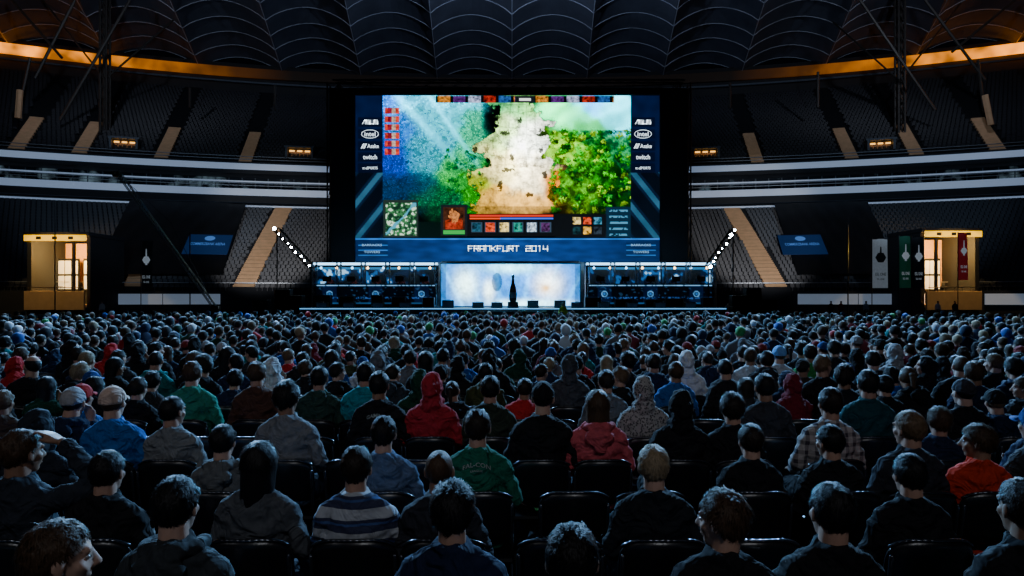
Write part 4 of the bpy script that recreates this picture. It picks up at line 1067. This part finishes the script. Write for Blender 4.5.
def wingpaint(seed):
    def f(px,py):
        c=np.array(S('03122c')); k=fb(px+seed,py,.09)+.5*fb(px,py+seed,.25)
        if k>.2: c=np.array(S('0c5090'))
        if k>.45: c=np.array(S('a0d8ff'))
        if k<-.1: c=np.array(S('010408'))
        if py<270: c=np.array(S('3080b8'))*.7
        return tuple(c)
    return f
def fascia(seed,cx):
    def f(px,py):
        c=np.array(S('01040c'))
        if py<286.0: c=np.array(S('78b8f0'))*(1 if fb(px,0,.4)>-.25 else .2)
        for e in(-46,0,46):
            d=math.hypot((px-cx-e),(py-294)*1.0)
            if abs(px-cx-e)<7: c=c+np.array(S('04102c'))
            if d<3.2 and d>2.2: c=np.array(S('5898d0'))
            elif d<=1.3: c=np.array(S('2868b0'))
        if 297<py<298.6 and fb(px,py,.7)>.1: c=np.array(S('285090'))
        if fb(px*.6,py,.5)>.45: c=c+np.array(S('183450'))
        if py>302.6: c=np.array(S('144068'))
        return tuple(c*(.8+.5*fb(px,py,.1)))
    return f
for side,(x0,x1,nm) in enumerate(((313,438,'left'),(586,715,'right'))):
    Yw=47.; w=empty('player_booth',P((x0+x1)/2,308,Yw)); cx=(x0+x1)/2
    W=lambda o: sp_(o,w)
    W(pbox(MB(),x0,x1,262.8,264.8,Yw,.5,.03).build('header_strip',M['ledstrip']))
    W(pbox(MB(),x0,x1,265,267,Yw,.4).build('header_beam',M['steel']))
    W(paint_grid('rear_display',x0+2,x1-2,267,288,Yw+2.2,wingpaint(30*side),M['screenW']))
    W(paint_grid('front_display',x0+3,x1-3,285,304,Yw-.6,fascia(side*9,cx),M['screenW'],step=.6))
    W(pbox(MB(),x0+2,x1-2,284.5,305,Yw-.55,.25).build('desk_front',M['dark']))
    W(pbox(MB(),x0+3,x1-3,283.6,285,Yw-.6,1.2,.02).build('desk_top',M['dark']))
    for i in range(6):
        px=x0+1.5+(x1-x0-3)*i/5; t=truss(MB(),P(px,308,Yw-.2)*1,P(px,262,Yw-.2),.28,7,.03); W(t.build('post',M['alu']))
    for i in range(8):
        px=x0+8+(x1-x0-16)*i/7; q=MB(); q.lathe(P(px,268.3,Yw-.1),[(.04,-.12),(.09,0),(.07,.02)],10,R=Matrix.Rotation(math.pi*.8,3,'X')); W(q.build('header_lamp',M['warmspot'] if i%2 else M['ledstrip']))
    zt=P(0,283.6,Yw).z
    tag(w,f'{nm} stage booth with blue displays, truss posts and lit header','booth','player booths')
    for i in range(5):
        X=(x0+10+(x1-x0-20)*i/4+random.uniform(-4,4)-512)*45.3/FP; h=random.uniform(.45,.85); wd=random.uniform(.7,1.2)
        c=empty('flight_case',(X,45.6,DZ)); MB().box((0,0,h/2),(wd,.6,h),bev=.02).build('case_body',M['dark'],c)
        e=MB()
        for z in(.02,h-.02): e.box((0,-.3,z),(wd,.03,.04))
        for sx in(-1,1): e.box((sx*wd/2,-.3,h/2),(.04,.03,h))
        e.build('metal_edging',M['alu'],c)
        tag(c,f'black flight case with metal edges before the {nm} booth, {ordw(i+1)} from the left','case',f'flight cases before the {nm} booth')
    for i in range(5):
        px=x0+14+(x1-x0-28)*i/4; X=(px-512)*Yw/FP
        m_=empty('monitor',(X,Yw-.05,zt)); b=MB(); b.box((0,0,.32),(.58,.05,.36),bev=.015); b.build('casing',M['dark'],m_)
        b=MB(); b.box((0,.03,.32),(.53,.01,.31)); b.build('display',M['mon'],m_); b=MB(); b.box((0,.02,.07),(.06,.04,.16)); b.lathe((0,.02,0),[(.13,0),(.13,.012),(.05,.02)],14); b.build('stand',M['dark'],m_)
        tag(m_,f'black monitor on the {nm} booth desk, {ordw(i+1)} from the left','monitor',f'monitors in the {nm} booth')
        Zc=zt-.74
        person(X,Yw+.75,'lap',0,'short',random.choice(HC[:3]),(.02,.02,.05) if side else (.15,.03,.03),label=f'player at the {nm} stage booth desk, {ordw(i+1)} from the left',group=f'players in the {nm} booth',rot=math.pi,Z=Zc,near=False,hs=True)
        c=link('gaming_chair',CF,None,(X,Yw+.75,Zc),math.pi); tag(c,f'black chair behind the {nm} booth desk, {ordw(i+1)} from the left','chair',f'chairs in the {nm} booth')
        if i==0:
            a_=P(x0+3,308,Yw); b_=P(x1-3,308,Yw); q=MB(); q.box(((a_.x+b_.x)/2,Yw+1.1,(DZ+Zc)/2),(b_.x-a_.x,2.2,max(.1,Zc-DZ))); W(q.build('riser',M['dark']))
LAD=[((275,229),(309,266)),((735,230),(710,266))]
for side,(p,q) in enumerate(LAD):
    A=P(p[0],p[1],46);B=P(q[0],q[1],46); nm='left' if side==0 else 'right'
    t=truss(MB(),A+Vector((0,.4,0)),B+Vector((0,.4,0)),.35,8,.035)
    t.tube((A.x,A.y+.4,0),A+Vector((0,.4,0)),.05); t.tube((B.x,B.y+.4,0),B+Vector((0,.4,0)),.05)
    tag(t.build('lighting_truss',M['steel']),f'sloping lighting truss on posts {nm} of the giant screen','truss')
    for i in range(9):
        c=A+(B-A)*i/8+Vector((random.uniform(-.06,.06),0,random.uniform(-.06,.06))); o=empty('stage_lamp',c); Rx=Matrix.Rotation(math.pi/2,3,'X'); sc_=random.choice([.5,.65,.85,1.3])
        MB().lathe((0,0,0),[(.09*sc_,-.28),(.11*sc_,-.2),(.12*sc_,.0),(.13*sc_,.02)],14,R=Rx).build('housing',M['steel'],o,True)
        MB().lathe((0,-.03,0),[(.001,0),(.08*sc_,0),(.06*sc_,.02)],14,R=Rx).build('lens',M['lamp'],o)
        MB().tube((0,.05,.02),(0,.62,.02),.03).tube((0,.24,-.18),(0,.24,.18),.02).build('yoke',M['steel'],o)
        tag(o,f'small bright white lamp on the {nm} sloping truss, {ordw(i+1)} from the top','lamp',f'lamps on the {nm} sloping truss')
o=empty('trophy',(P(513,0,44.6).x,44.6,DZ))
MB().box((0,0,.2),(.7,.7,.4),bev=.03).build('plinth',M['dark'],o)
MB().lathe((0,0,.4),[(.2,0),(.25,.1),(.24,.7),(.2,.95),(.11,1.2),(.08,1.55),(.11,1.62),(.09,1.75),(.02,1.78)],24).build('bottle_body',M['gold'],o,True)
MB().lathe((0,0,.4),[(.25,.25),(.255,.26),(.25,.6),(.245,.61)],24).build('band',M['mull'],o,True)
tag(o,'tall dark bottle-shaped trophy on a plinth at centre stage','trophy')
for i,px in enumerate((322,349,378,405,448,478,497,533,560,577,604,632,660,690)):
    X=(px-512)*44.4/FP; h=.5 if i in(4,7,8) else .38
    o=empty('stage_speaker',(X,44.5,DZ)); b=MB(); b.box((0,0,h/2),(.75,.5,h),bev=.03); b.build('cabinet',M['dark'],o)
    b=MB(); b.box((0,-.26,h/2),(.66,.02,h-.1)); b.build('grille',M['mull'],o); b=MB(); b.tube((-.12,0,h+.04),(.12,0,h+.04),.015); b.build('handle',M['steel'],o)
    tag(o,f'low black monitor speaker along the stage edge, {ordw(i+1)} from the left','speaker','monitor speakers along the stage edge')
for i,px in enumerate((262,284,296,738,752,768)):
    X=(px-512)*45/FP; h=[1.9,2.6,2.2,2.2,2.7,1.9][i]
    o=empty('loudspeaker_stack',(X,45,0)); n=3
    for j in range(n):
        b=MB(); b.box((0,0,h/n*(j+.5)),(1.0,.8,h/n-.04),bev=.04); cbx=b.build('cabinet',M['dark'],o)
        b=MB(); b.lathe((0,-.41,h/n*(j+.5)),[(.05,0),(.24,.01),(.26,.03),(.22,.0)],16,R=Matrix.Rotation(math.pi/2,3,'X')); b.build('cone',M['steel'],cbx)
    tag(o,f'black loudspeaker stack beside the stage, {ordw(i+1)} from the left','loudspeaker','loudspeaker stacks beside the stage')
for i in range(16):
    X=-20+i*2.6; o=empty('crowd_barrier',(X,36.5,0)); b=MB()
    for (p,q) in (((-1.2,0,.1),(-1.2,0,1.1)),((1.2,0,.1),(1.2,0,1.1)),((-1.2,0,1.1),(1.2,0,1.1)),((-1.2,0,.2),(1.2,0,.2))): b.tube(p,q,.025)
    b.build('frame',M['alu'],o); b=MB()
    for k in range(14): b.tube((-1.1+k*.17,0,.2),(-1.1+k*.17,0,1.1),.01,4)
    b.build('bars',M['alu'],o); b=MB(); b.box((-.9,0,.05),(.06,.7,.1)); b.box((.9,0,.05),(.06,.7,.1)); b.build('feet',M['steel'],o)
    tag(o,f'steel crowd barrier between audience and stage, {ordw(i+1)} from the left','barrier','crowd barriers before the stage')
for i,(px,Y,c,lab) in enumerate(((563,40,(.55,.6,.03),'steward in yellow vest standing before the stage'),(831,60,(.02,.02,.03),'person in black standing right of the stage by the wall'),(841,60,(.35,.03,.03),'person in red standing near the white perimeter board'),(866,61,(.3,.32,.35),'person in grey standing below the white banner'),(728,46,(.6,.62,.65),'person in white standing just right of the right booth'),(296,47,(.02,.03,.06),'person in navy standing just left of the left booth'),(102,60,(.5,.5,.52),'person in white standing by the left gateway'),(955,62,(.05,.05,.06),'person in dark grey standing before the right gateway'),(938,61,(.4,.42,.45),'person in pale grey standing at the left side of the right gateway'))):
    person((px-512)*Y/FP,Y,'stand',0,'short','dark brown',c,label=lab,group='standing staff',rot=math.pi,Z=.42,near=False)
base=P(214,0,40); o=empty('camera_crane',(base.x,40,0)); tip=P(117,171,40)-o.location; tail=P(216,309,40)-o.location
MB().lathe((0,0,0),[(.1,0),(.1,1.3),(.15,1.4),(.15,1.6)],14).build('column',M['steel'],o)
b=MB()
for a in range(3):
    t=a*2.094; b.tube((0,0,.7),(math.cos(t)*.9,math.sin(t)*.9,.03),.05)
b.build('tripod_base',M['steel'],o)
truss(MB(),tail,tip,.2,44,.026).build('boom',M['rail'],o)
b=MB(); b.box(tail,(.45,.4,.35),bev=.05); b.build('counterweight',M['dark'],o)
b=MB(); b.box(tip+Vector((0,0,-.2)),(.35,.5,.3),bev=.05); b.tube(tip+Vector((0,-.2,-.2)),tip+Vector((0,-.5,-.2)),.1,12); b.build('camera_head',M['dark'],o)
b=MB(); b.tube(tip+Vector((0,0,-.1)),tip*.45+Vector((0,0,2.2)),.015,4); b.tube(tail,tip*.45+Vector((0,0,2.2)),.015,4); b.build('stay_cable',M['steel'],o)
tag(o,'long lattice camera crane reaching up left of the stage','camera crane')
def gate(px0,px1,py0,nm,sd):
    Y=68.; a=P(px0,308,Y);b=P(px1,308,Y);t=P(0,py0,Y).z; o=empty('tunnel_gateway',((a.x+b.x)/2,Y,0)); w=b.x-a.x
    g=lambda nm_,c,d,m,par=None: MB().box(c,d,bev=.03).build(nm_,m,par or o)
    for s in(-1,1): g('side_wall',(s*(w/2-.2),3.4,t/2),(.4,6.0,t),M['conc'])
    g('lintel',(0,3.2,t-.2),(w+.2,6.4,.4),M['conc'])
    band=g('yellow_sign_band',(0,-.15,t-.6),(w-.2,.12,.6),M['yellow'])
    for k in(-1,0,1): g('sign_mark',(k*w*.25,-.23,t-.6),(w*.08,.05,.3),M['dark'],band)
    g('back_wall',(0,5.8,t/2-.3),(w-.8,.2,t-.8),M['warmroom'])
    g('floor_ramp',(0,3,1.2),(w-.8,6.2,.3),M['stair'])
    g('parapet',(0,-.2,1.75),(w-.4,.25,1.9),M['parapet'])
    for k,ww in((-.27,.36),(.13,.3)):
        fr=g('window_frame',(k*w,4.6,4.5),(w*ww,.14,3.4),M['dark'])
        for q in(-1,0,1):
            for z_ in(3.65,5.25): g('window_pane',(k*w+q*w*ww*.31,4.5,z_),(w*ww*.27,.06,1.4),M['window'],fr)
    g('inner_wall',(sd*w*.38,2.0,3.6),(w*.16,.25,4.2),M['warmroom'])
    g('pillar',(-sd*w*.42,.2,(t-1)/2),(.4,.35,t-1),M['conc'])
    g('pillar',(sd*w*.26,.2,(t-1)/2),(.25,.3,t-1),M['conc'])
    for k in(-1,1): g('ceiling_light',(k*w*.2,2.0,t-.5),(w*.25,.5,.1),M['warm'])
    rail=g('handrail',(0,-.3,3.05),(w-.6,.08,.08),M['steel'])
    for k in range(7): g('rail_post',(-w/2+.5+(w-1)*k/6,-.3,2.85),(.05,.05,.4),M['steel'],rail)
    tag(o,f'warmly lit tunnel gateway with yellow header in the {nm} lower stand','gateway')
    l=bpy.data.lights.new('gate_light','POINT'); l.energy=3000; l.color=(1,.55,.14); l.shadow_soft_size=.4; lo=bpy.data.objects.new('gate_light',l); COL.objects.link(lo); lo.location=((a.x+b.x)/2,Y+1.6,t-1.7)
    l=bpy.data.lights.new('gate_front_light','SPOT'); l.energy=1800; l.color=(1,.66,.26); l.spot_size=1.2; lo=bpy.data.objects.new('gate_front_light',l); COL.objects.link(lo); lo.location=((a.x+b.x)/2,Y-6,t+3); lo.rotation_euler=(Vector(((a.x+b.x)/2,Y,2.))-Vector(lo.location)).to_track_quat('-Z','Y').to_euler()
gate(24,88,232,'left',1); gate(923,982,228,'right',-1)
def banner(px,w,py0,py1,Y,m,pm,txt,label,big=False):
    k=Y/FP; c=P(px,py1,Y); o=empty('banner',(c.x,Y,0)); W=w*k; H=(py1-py0)*k; zb=c.z
    b=MB(); b.tube((-W/2-.05,0,0),(-W/2-.05,0,zb+H+.1),.04); b.build('pole',M['steel'],o)
    mb=MB();vs=[];fs=[];n=8
    for i in range(n+1):
        for j in range(9): u=i/n;v=j/8; vs.append((-W/2+W*u,.08*math.sin(u*5+v*2),zb+H*v))
    for i in range(n):
        for j in range(8): a=i*9+j; fs.append((a,a+9,a+10,a+1))
    cl=mb.add(vs,fs).build('cloth',m,o,True)
    b=MB(); b.tube((-W/2,0,zb+H),(W/2,0,zb+H),.04); b.box((-W/2-.05,0,.04),(.7,.7,.08)); b.build('crossbar',M['steel'],o)
    fit_text('lettering',txt,W*.7,H*.06,Vector((0,-.12,zb+H*.28)),pm,cl)
    fit_text('lettering',txt,W*.5,H*.035,Vector((0,-.12,zb+H*.18)),pm,cl)
    b=MB(); R=Matrix.Rotation(math.pi/2,3,'X'); b.lathe((0,-.12,zb+H*.62),[(W*.2,0),(W*.36,.0),(W*.36,.02),(W*.2,.02)],6,R=R); b.add([(-W*.10,-.13,zb+H*.52),(W*.10,-.13,zb+H*.52),(W*.04,-.13,zb+H*.84),(-W*.04,-.13,zb+H*.84)],[(0,1,2,3)]); b.build('emblem',pm,cl)
    tag(o,label,'banner','upright banners')
banner(147,11,241,291,62,M['blackb'],M['print'],'ESL ONE','black banner with white emblem left of the stage near the crane')
banner(880,15,239,288,63,M['whiteb'],M['darkprint'],'ESL ONE','white banner with dark emblem right of the stage')
banner(905,11,236,288,62,M['greenb'],M['print'],'ESL ONE','dark green banner beside the white one')
banner(918,11,237,288,60,M['blackb'],M['print'],'ESL ONE','black banner between green banner and right gateway')
banner(963,9,233,280,58,M['red'],M['print'],'ESL ONE','narrow red banner in front of the right gateway')
for i,(px,y0) in enumerate(((55,200),(190,232),(848,225))):
    a=P(px,y0,64); b=MB(); b.tube((a.x,64,0),a,.06); b.lathe((a.x,64,0),[(.35,0),(.35,.06),(.08,.1)],12); o=b.build('pole',M['steel']); tag(o,f'thin dark upright pole in front of lower stand, {ordw(i+1)} from the left','pole','thin poles')
# ------------------------------------------------------------------ lights
def spot(nm,loc,tgt,e,col,ang=60,blend=.6,r=.5):
    l=bpy.data.lights.new(nm,'SPOT'); l.energy=e; l.color=col; l.spot_size=math.radians(ang); l.spot_blend=blend; l.shadow_soft_size=r
    o=bpy.data.objects.new(nm,l); COL.objects.link(o); o.location=loc; o.rotation_euler=(Vector(tgt)-Vector(loc)).to_track_quat('-Z','Y').to_euler(); return o
spot('crowd_front_spot',(-18,39,21),(-3,10,1),105000,(.28,.58,1),60,r=1.0)
spot('crowd_front_spot',(18,39,21),(3,10,1),105000,(.28,.58,1),60,r=1.0)
spot('crowd_overhead_spot',(-10,16,26),(-10,21,0),5000,(.55,.75,1),75,blend=1,r=1.0)
spot('crowd_overhead_spot',(10,16,26),(10,21,0),5000,(.55,.75,1),75,blend=1,r=1.0)
spot('stage_glow_spot',(0,47,5.5),(0,26,0),30000,(.12,.5,1),110,blend=1)
spot('crowd_fill',(2,-9,12),(0,6,1),1450,(.9,.93,1),46,blend=1,r=1.5)
spot('crowd_fill',(-10,-4,12),(-3,8,1),600,(.92,.93,1),50,blend=1,r=1.5)
spot('stand_wash',(-22,20,34),(-44,78,6),3000,(.4,.62,1),40)
spot('stand_wash',(22,20,34),(44,78,6),3000,(.4,.62,1),40)
spot('fascia_wash',(-30,40,12),(-44,82,18),11000,(.6,.78,1),46)
spot('fascia_wash',(30,40,12),(44,82,18),11000,(.6,.78,1),46)
spot('stage_side_wash',(-23,50,5),(-31,88,10),20000,(.9,.86,.84),28)  # unseen pair of spots added to lighten the seats beside the screen
spot('stage_side_wash',(23,50,5),(31,88,10),20000,(.9,.86,.84),28)
spot('roof_wash',(0,78,34),(0,104,56),12000,(.52,.65,.95),150)
spot('roof_wash',(-48,70,36),(-60,90,52),6000,(.6,.67,.85),150)
spot('roof_wash',(48,70,36),(60,90,52),6000,(.6,.67,.85),150)
for s in(-1,1):
    l=bpy.data.lights.new('orange_uplight','POINT'); l.energy=700; l.color=(1,.30,.015); l.shadow_soft_size=.3; lo=bpy.data.objects.new('orange_uplight',l); COL.objects.link(lo); lo.location=(s*92,98,40.5)
w=bpy.data.worlds.new('World'); SC.world=w; w.use_nodes=True; w.node_tree.nodes['Background'].inputs[0].default_value=(.015,.03,.08,1); w.node_tree.nodes['Background'].inputs[1].default_value=.02
# ------------------------------------------------------------------ camera
c=bpy.data.cameras.new('Camera'); c.lens=FP/1024*36; c.sensor_width=36; c.shift_y=10/1024; c.clip_end=400; c.clip_start=.05
co=bpy.data.objects.new('Camera',c); COL.objects.link(co); co.location=(0,0,CZ); co.rotation_euler=(math.pi/2,0,0); SC.camera=co
print('people',count,'rest',len(rest),'chairs',nch)
